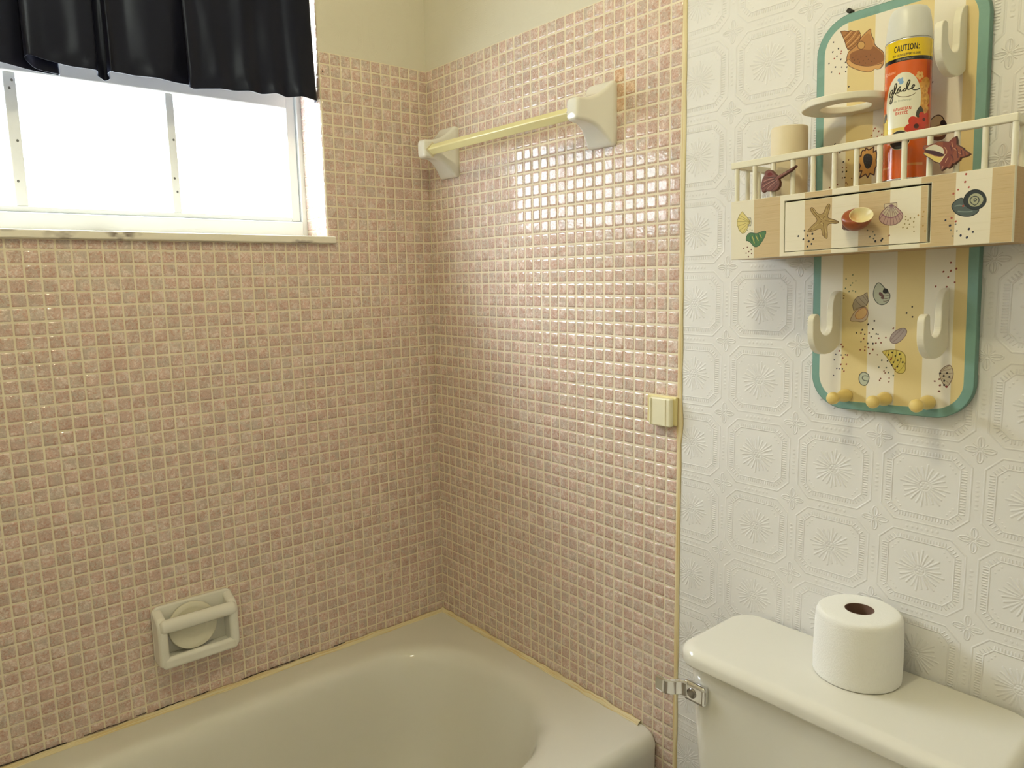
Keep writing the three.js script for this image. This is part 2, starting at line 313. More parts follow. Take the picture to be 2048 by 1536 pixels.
{
  const t = thing('valance_curtain', 'black satin gathered valance hanging across the window', 'curtain');
  // plan of the cloth from its right end to its left, with three laid folds: [x, z, hem height]
  const keys = [[-0.2905, -0.022, 1.676], [-0.3, 0.006, 1.6755], [-0.34, 0.022, 1.675], [-0.37, 0.014, 1.672], [-0.40, 0.024, 1.6735], [-0.43, 0.018, 1.6695], [-0.46, 0.027, 1.6695], [-0.49, 0.019, 1.667], [-0.52, 0.027, 1.665], [-0.55, 0.022, 1.661], [-0.572, 0.03, 1.657], [-0.578, 0.022, 1.66], [-0.566, 0.004, 1.668], [-0.562, 0.0, 1.67], [-0.572, -0.002, 1.67], [-0.6, 0.012, 1.6695], [-0.64, 0.02, 1.6695], [-0.68, 0.017, 1.669], [-0.705, 0.021, 1.6685], [-0.716, 0.024, 1.668], [-0.72, 0.014, 1.6665], [-0.714, 0.0, 1.661], [-0.722, -0.006, 1.6575], [-0.732, -0.004, 1.6625], [-0.736, 0.012, 1.669], [-0.76, 0.02, 1.669], [-0.79, 0.016, 1.669], [-0.82, 0.021, 1.6725], [-0.846, 0.026, 1.6755], [-0.85, 0.014, 1.672], [-0.835, 0.002, 1.661], [-0.8, -0.006, 1.657], [-0.796, -0.01, 1.657], [-0.81, -0.012, 1.657], [-0.85, -0.002, 1.6585], [-0.89, 0.012, 1.66], [-0.93, 0.018, 1.66], [-0.98, 0.01, 1.662], [-1.03, 0.02, 1.66], [-1.09, 0.012, 1.662], [-1.15, 0.02, 1.66]];
  const cur = new THREE.CatmullRomCurve3(keys.map((k) => new THREE.Vector3(k[0], k[2], k[1])), false, 'catmullrom', 0.4), N = 420, M = 26, YT = 1.99;
  const sheet = (off) => {
    const pos = [], uv = [], idx = [];
    for (let i = 0; i <= N; i++) {
      const p = cur.getPoint(i / N), a = cur.getPoint(Math.max(0, i / N - 0.002)), b = cur.getPoint(Math.min(1, i / N + 0.002)), d = new THREE.Vector3(b.x - a.x, 0, b.z - a.z).normalize(), nx = d.z, nz = -d.x;
      for (let j = 0; j <= M; j++) {
        const v = j / M, y = p.y + (YT - p.y) * v, loose = 1 - 0.75 * v, zc = 0.006;
        const wob = 0.0035 * (n64(i * 0.11, v * 3.0) - 0.5) * (0.4 + v) + 0.006 * (n32(i * 0.05, v * 1.2 + 9) - 0.5) + (v < 0.05 ? 0.002 * Math.sin(i * 0.35) : 0);
        pos.push(p.x + (off) * nx * -1 + (v > 0.5 && i < 12 ? 0.0 : 0) - (i < 60 ? 0.011 * Math.sin(v * Math.PI * 0.55) * (1 - i / 60) * 0.8 : 0), y, zc + (p.z - zc) * loose + wob - off * nz * -1 * -1);
        uv.push(i / N * 1.2, v * 0.33);
      }
    }
    for (let i = 0; i < N; i++) for (let j = 0; j < M; j++) { const a = i * (M + 1) + j, b = a + M + 1; idx.push(a, b, a + 1, b, b + 1, a + 1); }
    return [pos, uv, idx];
  };
  const [pf, uf, xf] = sheet(0), [pb, ub, xb] = sheet(0.0012), o = pf.length / 3, pos = pf.concat(pb), uv = uf.concat(ub), idx = xf.slice();
  for (let k = 0; k < xb.length; k += 3) idx.push(xb[k] + o, xb[k + 2] + o, xb[k + 1] + o);
  for (let i = 0; i < N; i++) { const a = i * (M + 1), b = a + M + 1; idx.push(a, a + o, b, b, a + o, b + o); }
  const g = new THREE.BufferGeometry(); g.setAttribute('position', new THREE.Float32BufferAttribute(pos, 3)); g.setAttribute('uv', new THREE.Float32BufferAttribute(uv, 2)); g.setIndex(idx); g.computeVertexNormals();
  const crease = dataMap(512, (u, v) => 255 * (0.7 * n32(u * 32, v * 8) + 0.3 * n64(u * 64, v * 16)));
  const satin = mat({ color: lin(0.009, 0.0095, 0.018), specularIntensity: 0.5, specularColor: lin(0.6, 0.7, 1), roughness: 0.36, bumpMap: crease, bumpScale: 0.0026, sheen: 0.1, sheenColor: lin(0.2, 0.25, 0.5), sheenRoughness: 0.4 });
  crease.repeat.set(1, 1);
  part('cloth', g, satin, t);
  part('curtain_rod', new THREE.CylinderGeometry(0.006, 0.006, 0.872, 16).rotateZ(Math.PI / 2).translate(-0.7235, 1.985, 0.0), mat({ color: lin(0.7, 0.68, 0.62), roughness: 0.4 }), t);
}

// ---------------------------------------------------------------- bathtub
{
  const t = thing('bathtub', 'cream white enamelled bathtub set between the tiled walls', 'bathtub');
  const RIM = 0.38, cx = -0.74, hx = 0.738, z0 = 0.0035, z1 = 0.744, n = 24;
  const outer = (y, ins, r) => ring(cx, (z0 + z1 - ins) / 2, hx - ins * 0.06, (z1 - ins - z0) / 2, r, y, n);   // only the front edge is rounded over
  const inner = (y, x1, x0, za, zb, r) => ring((x0 + x1) / 2, (za + zb) / 2, (x1 - x0) / 2, (zb - za) / 2, r, y, n);
  const rings = [outer(0.0, 0.012, 0.01), outer(0.27, 0.012, 0.01), outer(0.285, 0.008, 0.012), outer(0.295, 0.001, 0.014), outer(0.35, 0.0, 0.016)];
  for (let k = 1; k <= 6; k++) { const a = k / 6 * Math.PI / 2; rings.push(outer(0.35 + (RIM - 0.35) * Math.sin(a), 0.026 * (1 - Math.cos(a)), 0.012)); }
  // basin: lip rounds over, walls fall steeply at the sides and slope at the ends
  const B = [[-0.018, -0.0001, 0.0], [-0.008, 0.0004, 0.0], [0.0, 0.0016, 0.0], [0.007, 0.0042, 0.0], [0.0135, 0.0085, 0.0], [0.019, 0.0145, 0.0], [0.0235, 0.0225, 0.001], [0.0275, 0.033, 0.002], [0.034, 0.057, 0.005], [0.043, 0.1, 0.012], [0.053, 0.16, 0.025], [0.064, 0.22, 0.04], [0.078, 0.265, 0.055], [0.1, 0.295, 0.07], [0.135, 0.312, 0.085], [0.185, 0.32, 0.1], [0.235, 0.3235, 0.12]];
  for (const [i, d, e] of B) rings.push(inner(RIM - d, -0.072 - i - e, -1.36 + i + e * 0.4, 0.083 + i, 0.652 - i, Math.max(0.04, 0.225 - i * 0.55)));
  part('tub_shell', loft(rings, { capEnd: true }), porcelain, t);
  part('drain', lathe([[0, 0.004], [0.018, 0.004], [0.026, 0.002], [0.028, 0]], 24).translate(-1.2, 0.0565, 0.37), chrome, t);
}
// ---------------------------------------------------------------- toilet
{
  const t = thing('toilet', 'cream white toilet with porcelain tank against embossed wallpaper', 'toilet'); facing(t);
  // own axes: x along the wall, y up, z out of the wall
  const zc = 0.0985, cx = 1.143;
  const sec = (y, hw, z0, z1, r) => ring(cx, (z0 + z1) / 2, hw, (z1 - z0) / 2, r, y, 14);
  part('tank_body', loft([sec(0.36, 0.19, 0.012, 0.15, 0.04), sec(0.375, 0.198, 0.008, 0.16, 0.04), sec(0.5, 0.204, 0.006, 0.168, 0.035), sec(0.672, 0.211, 0.006, 0.1755, 0.03), sec(0.676, 0.211, 0.006, 0.1755, 0.03)], { capStart: true, capEnd: true }), tankPorcelain, t);
  const lid = []; const L0 = 0.6755, L1 = 0.703;
  lid.push(sec(L0, 0.215, 0.006, 0.182, 0.034), sec(L0 + 0.001, 0.222, 0.004, 0.1885, 0.038), sec(L0 + 0.005, 0.2245, 0.0035, 0.191, 0.04), sec(L1 - 0.014, 0.2245, 0.0035, 0.1905, 0.04));
  for (let k = 1; k <= 6; k++) { const a = k / 6 * Math.PI / 2; lid.push(sec(L1 - 0.014 + 0.0135 * Math.sin(a), 0.2245 - 0.016 * (1 - Math.cos(a)), 0.0035 + 0.004 * (1 - Math.cos(a)), 0.1905 - 0.016 * (1 - Math.cos(a)), 0.04 - 0.008 * k / 6)); }
  lid.push(sec(L1, 0.12, 0.05, 0.12, 0.02));
  part('tank_lid', loft(lid, { capStart: true, capEnd: true }), tankPorcelain, t);
  // flush lever on the left of the tank front
  const lever = part('flush_lever', merge([
    box(0.9365, 0.978, 0.6165, 0.649, 0.174, 0.187, 0.006),
    extrude((() => { const s = new THREE.Shape(); s.moveTo(0.946, 0.176); s.lineTo(0.946, 0.188); s.quadraticCurveTo(0.936, 0.1885, 0.931, 0.195); s.quadraticCurveTo(0.925, 0.206, 0.913, 0.2065); s.lineTo(0.898, 0.205); s.lineTo(0.9, 0.2005); s.lineTo(0.912, 0.201); s.quadraticCurveTo(0.921, 0.2, 0.925, 0.191); s.quadraticCurveTo(0.929, 0.18, 0.94, 0.176); return s; })(), -0.013, 0.012, 0.003).rotateX(Math.PI / 2).translate(0, 0.6345, 0)]), chrome, t, 'chrome flush lever');
  part('lever_cap', lathe([[0, 0.0022], [0.0065, 0.0022], [0.008, 0.001], [0.008, -0.004]], 24).rotateX(Math.PI / 2).translate(0.9545, 0.633, 0.187), mat({ color: lin(0.3, 0.28, 0.27), roughness: 0.25, metalness: 1 }), lever);
  // bowl and seat, below the picture
  const bowl = (y, a, z0, z1) => ring(cx, (z0 + z1) / 2, a, (z1 - z0) / 2, a, y, 14);
  part('bowl', loft([bowl(0.001, 0.12, 0.12, 0.5), bowl(0.06, 0.105, 0.13, 0.47), bowl(0.2, 0.11, 0.11, 0.5), bowl(0.3, 0.16, 0.06, 0.6), bowl(0.36, 0.18, 0.02, 0.645), bowl(0.37, 0.175, 0.02, 0.64), bowl(0.37, 0.13, 0.2, 0.6), bowl(0.28, 0.09, 0.25, 0.52), bowl(0.2, 0.04, 0.3, 0.42)], { capStart: true, capEnd: true }), tankPorcelain, t);
  part('seat_lid', loft([bowl(0.372, 0.182, 0.185, 0.648), bowl(0.392, 0.184, 0.183, 0.65), bowl(0.4, 0.176, 0.19, 0.643)], { capStart: true, capEnd: true }), tankPorcelain, t);
}
{
  const t = thing('toilet_paper_roll', 'full white toilet paper roll standing on the tank lid', 'paper roll');
  t.position.set(-0.0645, 0.7032, 1.149);
  const R = 0.0585, H = 0.0965, pts = [[0.0195, 0], [R - 0.002, 0], [R, 0.0025], [R + 0.0005, 0.03], [R - 0.0005, 0.07], [R - 0.0015, H - 0.008], [R - 0.0035, H - 0.003], [R - 0.008, H], [0.0195, H + 0.0005]];
  const tissue = dataMap(256, (u, v) => 255 * (0.5 * n128(u * 128, v * 128) + 0.5 * n64(u * 64, v * 64)));
  tissue.repeat.set(6, 2);
  part('tissue', lathe(pts, 80), mat({ color: lin(0.85, 0.835, 0.79), roughness: 0.95, bumpMap: tissue, bumpScale: 0.0004 }), t);
  part('cardboard_core', lathe([[0.0195, H + 0.0004], [0.0178, H + 0.0004], [0.0178, 0.0005], [0.0195, 0.0005]], 48), mat({ color: lin(0.16, 0.085, 0.06), roughness: 0.9 }), t, 'brown cardboard core');
}
// ---------------------------------------------------------------- towel bar
{
  const t = thing('towel_bar', 'pale yellow towel bar on white ceramic brackets', 'towel bar'); facing(t);
  const sect = [[0.0008, 0.0335, 0.0575], [0.003, 0.0345, 0.0585], [0.009, 0.0345, 0.0585], [0.0125, 0.0335, 0.0572], [0.016, 0.032, 0.053], [0.022, 0.0295, 0.0455], [0.03, 0.0265, 0.0378], [0.04, 0.0235, 0.0302], [0.05, 0.0205, 0.0252], [0.06, 0.018, 0.0222], [0.07, 0.0163, 0.0212], [0.08, 0.0155, 0.0208], [0.0845, 0.0142, 0.0192], [0.0868, 0.011, 0.0158]];
  const bracket = (x) => loft(sect.map(([d, hx, hy]) => ring(x, 0, hx, hy, Math.min(0.0075, hx * 0.6), 0, 8).map((p) => new THREE.Vector3(p.x, 1.5755 + p.z + (d > 0.012 ? 0.0035 * Math.min(1, (d - 0.012) / 0.04) : 0), d))), { capEnd: true });
  const ceramicWarm = ceramic;
  part('bracket', bracket(0.5975), ceramicWarm, t);
  part('bracket', bracket(0.096), ceramicWarm, t);
  const s = 0.0182, sq = rectShape(-s / 2, s / 2, -s / 2, s / 2, 0.0028);
  const bar = extrude(sq, 0.1, 0.593, 0, 1, 6).rotateZ(Math.PI / 4).rotateY(Math.PI / 2);
  part('bar', bar.translate(0, 1.5765, 0.0665), mat({ color: lin(0.78, 0.7, 0.36), roughness: 0.16 }), t, 'pale yellow plastic bar');
  for (const [x, d] of [[0.096 + 0.0157, 1], [0.5975 - 0.0157, -1]]) {
    const q = rectShape(-0.0125, 0.0125, -0.0125, 0.0125, 0.001); q.holes.push(rectShape(-0.0094, 0.0094, -0.0094, 0.0094, 0.002));
    part('bar_socket', extrude(q, -0.002, 0.003).rotateZ(Math.PI / 4).rotateY(d * Math.PI / 2).translate(x, 1.5765, 0.0655), mat({ color: lin(0.72, 0.65, 0.46), roughness: 0.3 }), t);
  }
}
// ---------------------------------------------------------------- soap dish with a leaning disc
{
  const t = thing('soap_dish', 'white ceramic soap dish with grab bar fixed on tiles above the tub', 'soap dish');
  const X0 = -0.7305, X1 = -0.5655, Y0 = 0.488, Y1 = 0.613;
  // plate with a rounded outline, hollow box standing out of it
  part('back_plate', extrude(rectShape(X0, X1, Y0, Y1, 0.016), 0.0015, 0.011, 0.003, 3), ceramic, t);
  // cheeks, taller at the wall and rounded to the front
  for (const [a, b] of [[X0 + 0.001, X0 + 0.0205], [X1 - 0.0205, X1 - 0.001]]) {
    const s = new THREE.Shape(); s.moveTo(-0.004, Y0 + 0.003); s.lineTo(-0.034, Y0 + 0.004); s.quadraticCurveTo(-0.05, Y0 + 0.006, -0.0505, Y0 + 0.022); s.lineTo(-0.0505, Y1 - 0.038); s.quadraticCurveTo(-0.05, Y1 - 0.022, -0.036, Y1 - 0.014); s.lineTo(-0.004, Y1 - 0.003); s.closePath();
    part('cheek', extrude(s, a, b, 0.0075, 5, 12).rotateY(Math.PI / 2), ceramic, t);
  }
  part('grab_bar', loft([X0 + 0.006, X0 + 0.012, X1 - 0.012, X1 - 0.006].map((x, k) => { const q = k === 0 || k === 3 ? 0.8 : 1, o = []; for (let i = 0; i < 20; i++) { const a = i / 20 * Math.PI * 2; o.push(new THREE.Vector3(x, Y1 - 0.0325 + 0.0145 * q * Math.sin(a), 0.0425 + 0.0125 * q * Math.cos(a))); } return o; }), { capStart: true, capEnd: true }), ceramic, t);
  part('tray', merge([box(X0 + 0.006, X1 - 0.006, Y0 + 0.002, Y0 + 0.02, 0.006, 0.046, 0.007), box(X0 + 0.006, X1 - 0.006, Y0 + 0.002, Y0 + 0.027, 0.035, 0.0515, 0.0078)]), ceramic, t);
  const d = thing('round_disc', 'round cream disc with concentric rings leaning inside the soap dish', 'disc');
  const prof = [[0, 0.004], [0.012, 0.004], [0.0135, 0.0052], [0.0155, 0.004], [0.024, 0.004], [0.0258, 0.0054], [0.0276, 0.004], [0.0365, 0.004], [0.0385, 0.0056], [0.041, 0.0045], [0.047, 0.0045], [0.049, 0.0034], [0.0495, 0], [0.049, -0.003], [0, -0.003]];
  part('disc_body', lathe(prof, 64), mat({ color: lin(0.74, 0.7, 0.56), roughness: 0.5 }), d);
  for (const [a, r] of [[1.0, 0.014], [1.9, 0.02], [3.0, 0.012]]) part('drain_mark', new THREE.CylinderGeometry(0.0016, 0.0016, 0.003, 8).scale(1, 1, 1.8).translate(r * Math.cos(a), 0.0036, -r * Math.sin(a)), mat({ color: lin(0.3, 0.26, 0.18), roughness: 0.8 }), d);
  d.rotation.x = Math.PI / 2 - 0.16; d.position.set(-0.655, 0.5595, 0.0222);
}
// ---------------------------------------------------------------- plastic clip on the tile edge
{
  const t = thing('wall_clip', 'small yellowed plastic clip on the last column of tiles', 'clip'); facing(t);
  const yellow = mat({ color: lin(0.72, 0.62, 0.3), roughness: 0.4 }), pale = mat({ color: lin(0.80, 0.75, 0.55), roughness: 0.35 });
  part('base_plate', box(0.7135, 0.7815, 1.0035, 1.0565, 0.0022, 0.0085, 0.003), yellow, t);
  part('slide', box(0.7275, 0.775, 1.0015, 1.0535, 0.007, 0.019, 0.003), pale, t);
  part('slide_rib', box(0.7635, 0.7655, 1.003, 1.052, 0.0185, 0.0205, 0.0008), pale, t);
  part('slide_rib', box(0.7285, 0.7325, 1.002, 1.053, 0.018, 0.021, 0.0012), pale, t);
}

// painted pictures in millimetres on the rack
const ART = {"board":[[[-64.9,469.7,-62.2,463.0,-54.1,456.7,-41.6,450.1,-33.4,446.9,-28.4,446.9,-24.5,449.8,-21.4,447.5,-16.5,447.9,-12.7,452.7,-12.6,468.0,-21.2,475.1,-26.3,481.6,-26.5,487.0,-29.6,492.7,-31.7,499.1,-31.3,503.8,-37.8,500.8,-43.8,496.0,-46.7,492.5,-56.8,482.4,-62.6,481.0],"#c08a52","#4a2c1c",0.7,1,1],
[[-61.3,476.3,-54.7,479.9,-42.3,479.6,-32.3,482.8,-26.7,479.4,-21.0,473.7,-13.1,465.3,-12.3,456.5,-21.6,454.6,-33.6,454.8,-48.0,459.5,-57.5,465.8],"#8f5b34",0,0.7,1,1],
[[-42.7,494.4,-33.8,499.6,-30.9,490.2,-27.3,481.5,-30.1,474.5,-42.3,479.6,-50.6,481.8],"#b07a45",0,0.7,1,1],
[[-73.6,511.3,-67.9,510.5,-63.2,508.2,-59.5,508.8,-54.2,505.9,-47.7,505.3,-44.8,497.9,-46.7,491.5,-51.7,486.0,-57.8,482.7,-62.7,484.0,-65.3,489.2,-67.6,497.2],"#a9733f","#4a2c1c",0.7,0,1],
[[-69.8,502.7,-65.7,504.6,-61.5,508.0],0,"#6b4023",0.8,1,0],
[[-67.6,496.2,-59.3,499.9,-54.2,505.9],0,"#6b4023",0.8,1,0],
[[-64.9,488.5,-53.9,493.5,-47.0,503.3],0,"#6b4023",0.8,1,0],
[[-62.1,484.8,-50.7,488.7,-44.8,495.9],0,"#6b4023",0.8,1,0],
[[-68.9,500.1,-63.1,502.9,-58.4,507.1],0,"#dcae74",0.8,1,0],
[[-66.2,492.3,-57.1,496.9,-51.1,505.1],0,"#dcae74",0.8,1,0],
[[-63.6,486.8,-52.4,491.1,-45.7,499.7],0,"#dcae74",0.8,1,0],
[[-48.7,490.1,-44.7,491.0,-40.1,487.8,-38.8,483.6,-41.3,479.4,-45.8,479.8,-49.4,483.8],"#c79a5c","#6b4023",0.8,1,1],["d",[-55.5,471.3,-51.4,473.2,-48.2,467.4,-44.1,469.3,-40.9,463.6,-37.0,468.5,-33.9,463.8,-31.0,468.9,-25.8,462.8,-46.0,463.0,-37.8,459.9,-29.7,459.9,-53.3,467.7],"#5a3a22",0.5],
[[-64.9,469.3,-61.1,471.7,-56.4,464.6,-45.9,458.6,-33.6,454.4,-21.6,453.8,-14.7,454.2,-16.5,447.9,-21.4,447.5,-24.5,449.8,-28.4,446.9,-33.4,446.9,-41.6,450.1,-54.1,456.7,-62.2,463.0],"#d3a266","#4a2c1c",0.5,1,1],["d",[-83.6,499.5,-76.3,489.0,-84.5,486.7,-78.3,479.4,-72.4,473.5,-65.9,467.9,-89.6,472.2,-80.1,465.0,-71.1,462.8,-63.6,461.0,-85.6,459.3,-65.2,455.2,-60.3,433.8],"#2b2430",0.7],["d",[-72.0,484.4,-72.6,481.6,-82.1,477.0,-74.1,454.5],"#a0503c",0.7],
[[42.7,418.7,45.2,422.7,46.0,416.1,50.5,415.4,47.4,411.1,47.2,405.6,43.9,408.2,41.0,412.6],"#4a4448",0,0.5,0,1],["d",[39.6,494.7,46.6,462.2,44.4,456.9,47.2,455.3],"#3a3036",0.8],
[[45.4,357.3,46.1,360.3,47.7,365.9,50.7,369.6,54.2,371.8,58.2,372.1,61.8,370.0,63.9,366.5,67.7,358.9,68.3,346.7,66.3,341.8,61.3,339.8,55.2,340.8,50.5,343.5],"#c9b48a","#2c1c1c",1.0,1,1],
[[50.5,345.1,53.0,346.0,59.2,344.1,64.1,345.3,68.1,346.7,66.3,341.8,61.3,339.8,55.2,340.8,51.1,342.9],"#6d4634",0,0.7,1,1],
[[58.7,358.5,62.6,359.9,65.6,360.9],0,"#8a6444",1.0,1,0],
[[52.6,357.0,58.6,359.0,60.6,359.7],0,"#8a6444",1.0,1,0],
[[60.1,360.4,61.0,363.9,63.0,365.1,66.0,362.9,68.1,359.9,68.5,357.7,65.7,357.2,61.7,358.2],"#1d1420",0,0.7,1,1],
[[-44.8,336.2,-40.7,336.1,-40.3,341.3,-38.2,343.9,-35.2,342.6,-34.5,346.4,-30.4,342.6,-23.5,345.7,-23.9,338.6,-20.2,340.1,-19.0,333.7,-19.9,327.5,-18.6,321.1,-21.1,316.2,-22.0,307.6,-27.9,310.6,-30.8,305.4,-33.9,310.6,-41.9,306.4,-39.1,315.6,-43.8,315.8,-41.5,323.4,-44.7,328.7],"#cf9b52","#43201f",1.5,0,1],
[[-37.7,334.5,-35.6,337.6,-31.3,338.0,-27.0,336.0,-24.5,331.4,-24.6,326.2,-26.6,320.1,-29.7,316.9,-33.5,318.0,-35.8,322.6,-37.8,329.3],"#2f2c33",0,0.7,1,1],["d",[-34.4,334.0,-31.8,334.7,-29.0,333.2,-26.8,330.7,-34.9,330.9,-32.2,329.4,-29.5,328.5,-26.7,326.5,-34.3,326.6,-31.5,325.1,-28.8,323.6,-32.5,322.1,-29.8,320.6,-31.4,318.7],"#6a6a72",0.25],["d",[-78.7,358.7,-71.3,345.6,-65.9,332.0,-75.4,322.2,-66.7,318.2,-61.1,318.0,-63.2,309.9,-75.7,307.9,-12.9,332.4],"#1f1a20",0.75],["d",[-66.9,324.2,-61.2,323.1,-66.6,309.8,-73.8,301.3,-61.3,302.3,-59.3,300.6,-53.3,307.4,-58.3,333.5,-76.6,313.9,-77.3,329.9,-85.3,298.5],"#7a4230",0.65],["d",[-22.4,370.2,-27.6,361.2,-19.1,358.7,-13.2,360.6,-17.3,365.3,-24.3,367.6],"#a0503c",0.7],
[[-27.8,146.3,-25.6,133.2,-28.7,127.2,-39.2,124.6,-46.2,120.4,-47.9,127.9,-46.0,135.3,-41.5,139.9,-34.1,142.1],"#a8977c","#5b4838",0.7,0,1],
[[-44.2,137.2,-39.3,128.7,-33.7,126.4],0,"#6b5948",0.5,1,0],
[[-39.6,140.3,-34.8,133.3,-28.2,128.6],0,"#6b5948",0.5,1,0],
[[-34.1,142.1,-30.3,136.9,-26.0,132.3],0,"#6b5948",0.5,1,0],
[[-31.4,143.9,-28.5,139.7,-25.9,136.0],0,"#6b5948",0.5,1,0],
[[-28.9,126.3,-25.7,120.3,-25.3,113.9,-27.7,107.4,-34.1,103.8,-41.6,105.6,-49.6,104.9,-51.1,107.7,-46.5,116.6,-42.9,121.3,-36.4,124.5],"#cbb396","#7a5a44",0.7,1,1],
[[-30.0,125.0,-26.6,119.4,-28.3,113.9,-33.3,108.8,-40.7,108.2,-44.6,112.0,-41.9,118.5,-35.5,123.6],"#dcb479","#b06a48",0.7,1,1],
[[-11.4,159.7,-6.4,155.5,-3.6,150.9,2.7,145.4,4.4,140.0,2.1,132.8,-3.9,128.4,-11.0,128.9,-16.6,134.9,-19.5,142.3,-17.9,152.2,-14.9,158.0],"#b9bba4","#3f433e",0.9,1,1],
[[-11.1,147.5,-5.2,143.8,-3.2,135.6,-9.5,137.5,-6.9,140.2,-11.4,141.6],"#6b4a48",0,0.7,1,1],
[[-4.2,140.6,0.2,140.5,3.2,142.3],0,"#5b3f3a",0.6,1,0],
[[-4.2,137.4,0.3,136.5,2.9,138.2],0,"#5b3f3a",0.6,1,0],
[[-4.9,133.8,-1.4,132.9,1.2,134.7],0,"#5b3f3a",0.6,1,0],
[[-0.8,144.6,1.8,144.1,3.6,143.6],0,"#5b3f3a",0.6,1,0],
[[-6.4,147.9,-3.7,151.8,0.3,150.4,1.6,147.2,-1.2,143.7,-5.2,144.7],"#171218",0,0.7,1,1],
[[19.0,95.9,25.1,96.3,27.9,92.9,26.8,87.0,21.0,79.5,14.9,74.8,7.7,75.1,4.9,80.0,7.4,87.1,12.0,92.1],"#a99a98","#6f5a5c",0.7,1,1],
[[10.5,77.7,18.9,84.9,24.3,93.8],0,"#7c6668",0.5,1,0],
[[7.6,80.6,14.0,88.7,20.5,94.8],0,"#7c6668",0.5,1,0],
[[-5.1,62.6,-1.7,64.8,11.8,66.5,21.4,64.6,26.2,60.4,27.7,52.5,26.7,43.6,27.8,39.7,25.1,34.5,20.4,33.2,15.1,34.9,10.6,41.7,2.5,55.4],"#d8c668","#7c6a34",0.8,1,1],
[[1.2,64.9,0.9,60.8,-1.0,58.7],0,"#8a7434",0.6,1,0],
[[4.6,65.0,4.5,59.5,2.0,55.3],0,"#8a7434",0.6,1,0],
[[10.4,65.7,10.6,57.7,7.5,50.1],0,"#8a7434",0.6,1,0],
[[14.2,65.9,15.2,55.9,11.4,47.7],0,"#8a7434",0.6,1,0],
[[20.4,64.6,21.5,55.2,18.2,45.1,13.1,39.8],0,"#8a7434",0.6,1,0],
[[26.6,48.5,23.1,39.4,16.1,34.5],0,"#8a7434",0.6,1,0],["d",[9.0,62.4,4.3,58.8,19.0,60.3,13.5,57.7,16.8,51.7,20.8,54.2,23.5,49.4,3.1,50.1,11.2,48.7,9.1,44.8,16.6,42.8],"#221c22",0.8],["d",[13.8,38.8,7.4,52.1,8.0,54.6],"#8c3b32",0.7],
[[-29.3,33.0,-22.2,29.6,-21.6,22.2,-25.6,12.6,-33.1,13.4,-36.9,21.1,-35.2,29.9],"#b7bca9","#34383a",0.9,1,1],
[[-22.8,27.0,-29.2,28.1,-32.3,24.2,-30.0,20.1,-23.0,19.9],0,"#34383a",0.9,1,0],
[[81.6,48.9,84.6,47.7,87.5,40.3,87.3,32.7,83.4,22.8,79.6,18.3,75.5,23.2,71.3,31.6,70.4,38.3,74.8,44.8],"#c8baa0","#6d554a",0.8,1,1],
[[71.9,39.3,79.2,41.7,85.2,43.9],0,"#8a7262",0.5,1,0],
[[72.0,36.4,80.3,37.0,87.1,38.3],0,"#8a7262",0.5,1,0],
[[72.5,33.6,80.4,32.2,86.5,30.7],0,"#8a7262",0.5,1,0],
[[73.5,30.8,78.9,27.3,83.3,23.8],0,"#8a7262",0.5,1,0],
[[71.9,39.8,77.4,44.4,82.1,47.5],0,"#8a7262",0.5,1,0],["d",[79.8,37.7,82.8,32.6,76.0,33.8,76.7,27.2,71.5,36.9,76.9,21.6],"#20181e",0.9],["d",[79.8,19.5],"#8c2f33",1.1],["d",[72.1,20.9,70.7,29.1,65.1,25.9,70.8,12.7],"#6d3b36",0.8],["d",[-48.6,171.7,-58.2,166.3,-44.1,162.7,-48.8,160.1,-51.5,157.0,-59.0,152.9,-48.1,149.0,-53.4,148.1,-44.2,147.7],"#5c6a4c",0.7],["d",[-60.9,142.3,-61.5,138.6],"#6d4a2c",0.7],["d",[-16.5,106.0,-25.3,101.1,-33.3,93.1,-41.7,88.5,-29.6,86.8,-18.3,94.4,-13.3,87.6,-20.5,83.4,-34.6,76.1,-17.7,73.8,-10.9,87.2,33.5,125.5,26.5,117.0,34.3,111.8,-25.0,73.8],"#241d25",0.8],["d",[-34.9,88.4,-23.3,88.7,-30.9,80.4,-9.7,81.6,-0.2,82.9,-13.6,74.6,-6.5,75.4,-28.7,68.8,-23.8,67.9,-35.4,64.3,-29.0,63.9,-17.5,65.4,-22.0,59.5,9.7,95.9],"#7d3b2c",0.8],["d",[-63.4,71.5,-60.8,67.7,-65.8,61.6,-54.0,56.0,-55.0,42.4,-63.2,41.8,-58.5,32.1,-60.5,51.3],"#8a3c34",0.8],["d",[-71.3,56.3,-63.0,55.6,-73.4,47.9,-56.8,56.3,-69.3,35.5,-65.7,35.2,-60.8,35.3,-74.0,24.8],"#3a3444",0.7],["d",[-1.3,35.6,6.0,26.1,5.8,20.9,-5.7,24.7,-7.1,22.1,-11.1,58.2,0.2,33.1],"#7d4a3c",0.7],["d",[-4.8,50.7,-8.6,40.6,1.6,40.6,4.8,33.8,11.6,30.1],"#5c6660",0.8],["d",[79.3,182.4,86.2,174.3,79.7,171.7,70.8,171.1,76.8,163.8,84.9,156.8,62.1,152.1,75.4,151.3],"#8a3c30",0.8],["d",[65.3,25.7,70.7,28.9,71.5,20.5,71.8,12.5],"#6d3b36",0.7]],
"front":[[[-158.3,253.7,-172.7,269.9,-177.2,265.6,-180.9,258.1,-180.9,251.2,-177.8,243.0,-172.5,238.2,-167.9,238.8],"#dccb7e","#8a7a3c",0.7,0,1],
[[-163.5,259.8,-158.4,259.3,-157.7,253.1,-158.3,247.9,-162.8,248.3,-158.7,253.7],"#d8cfae","#6a6a6c",0.6,0,1],
[[-159.0,253.7,-169.4,266.5],0,"#8a7a3c",0.5,1,0],
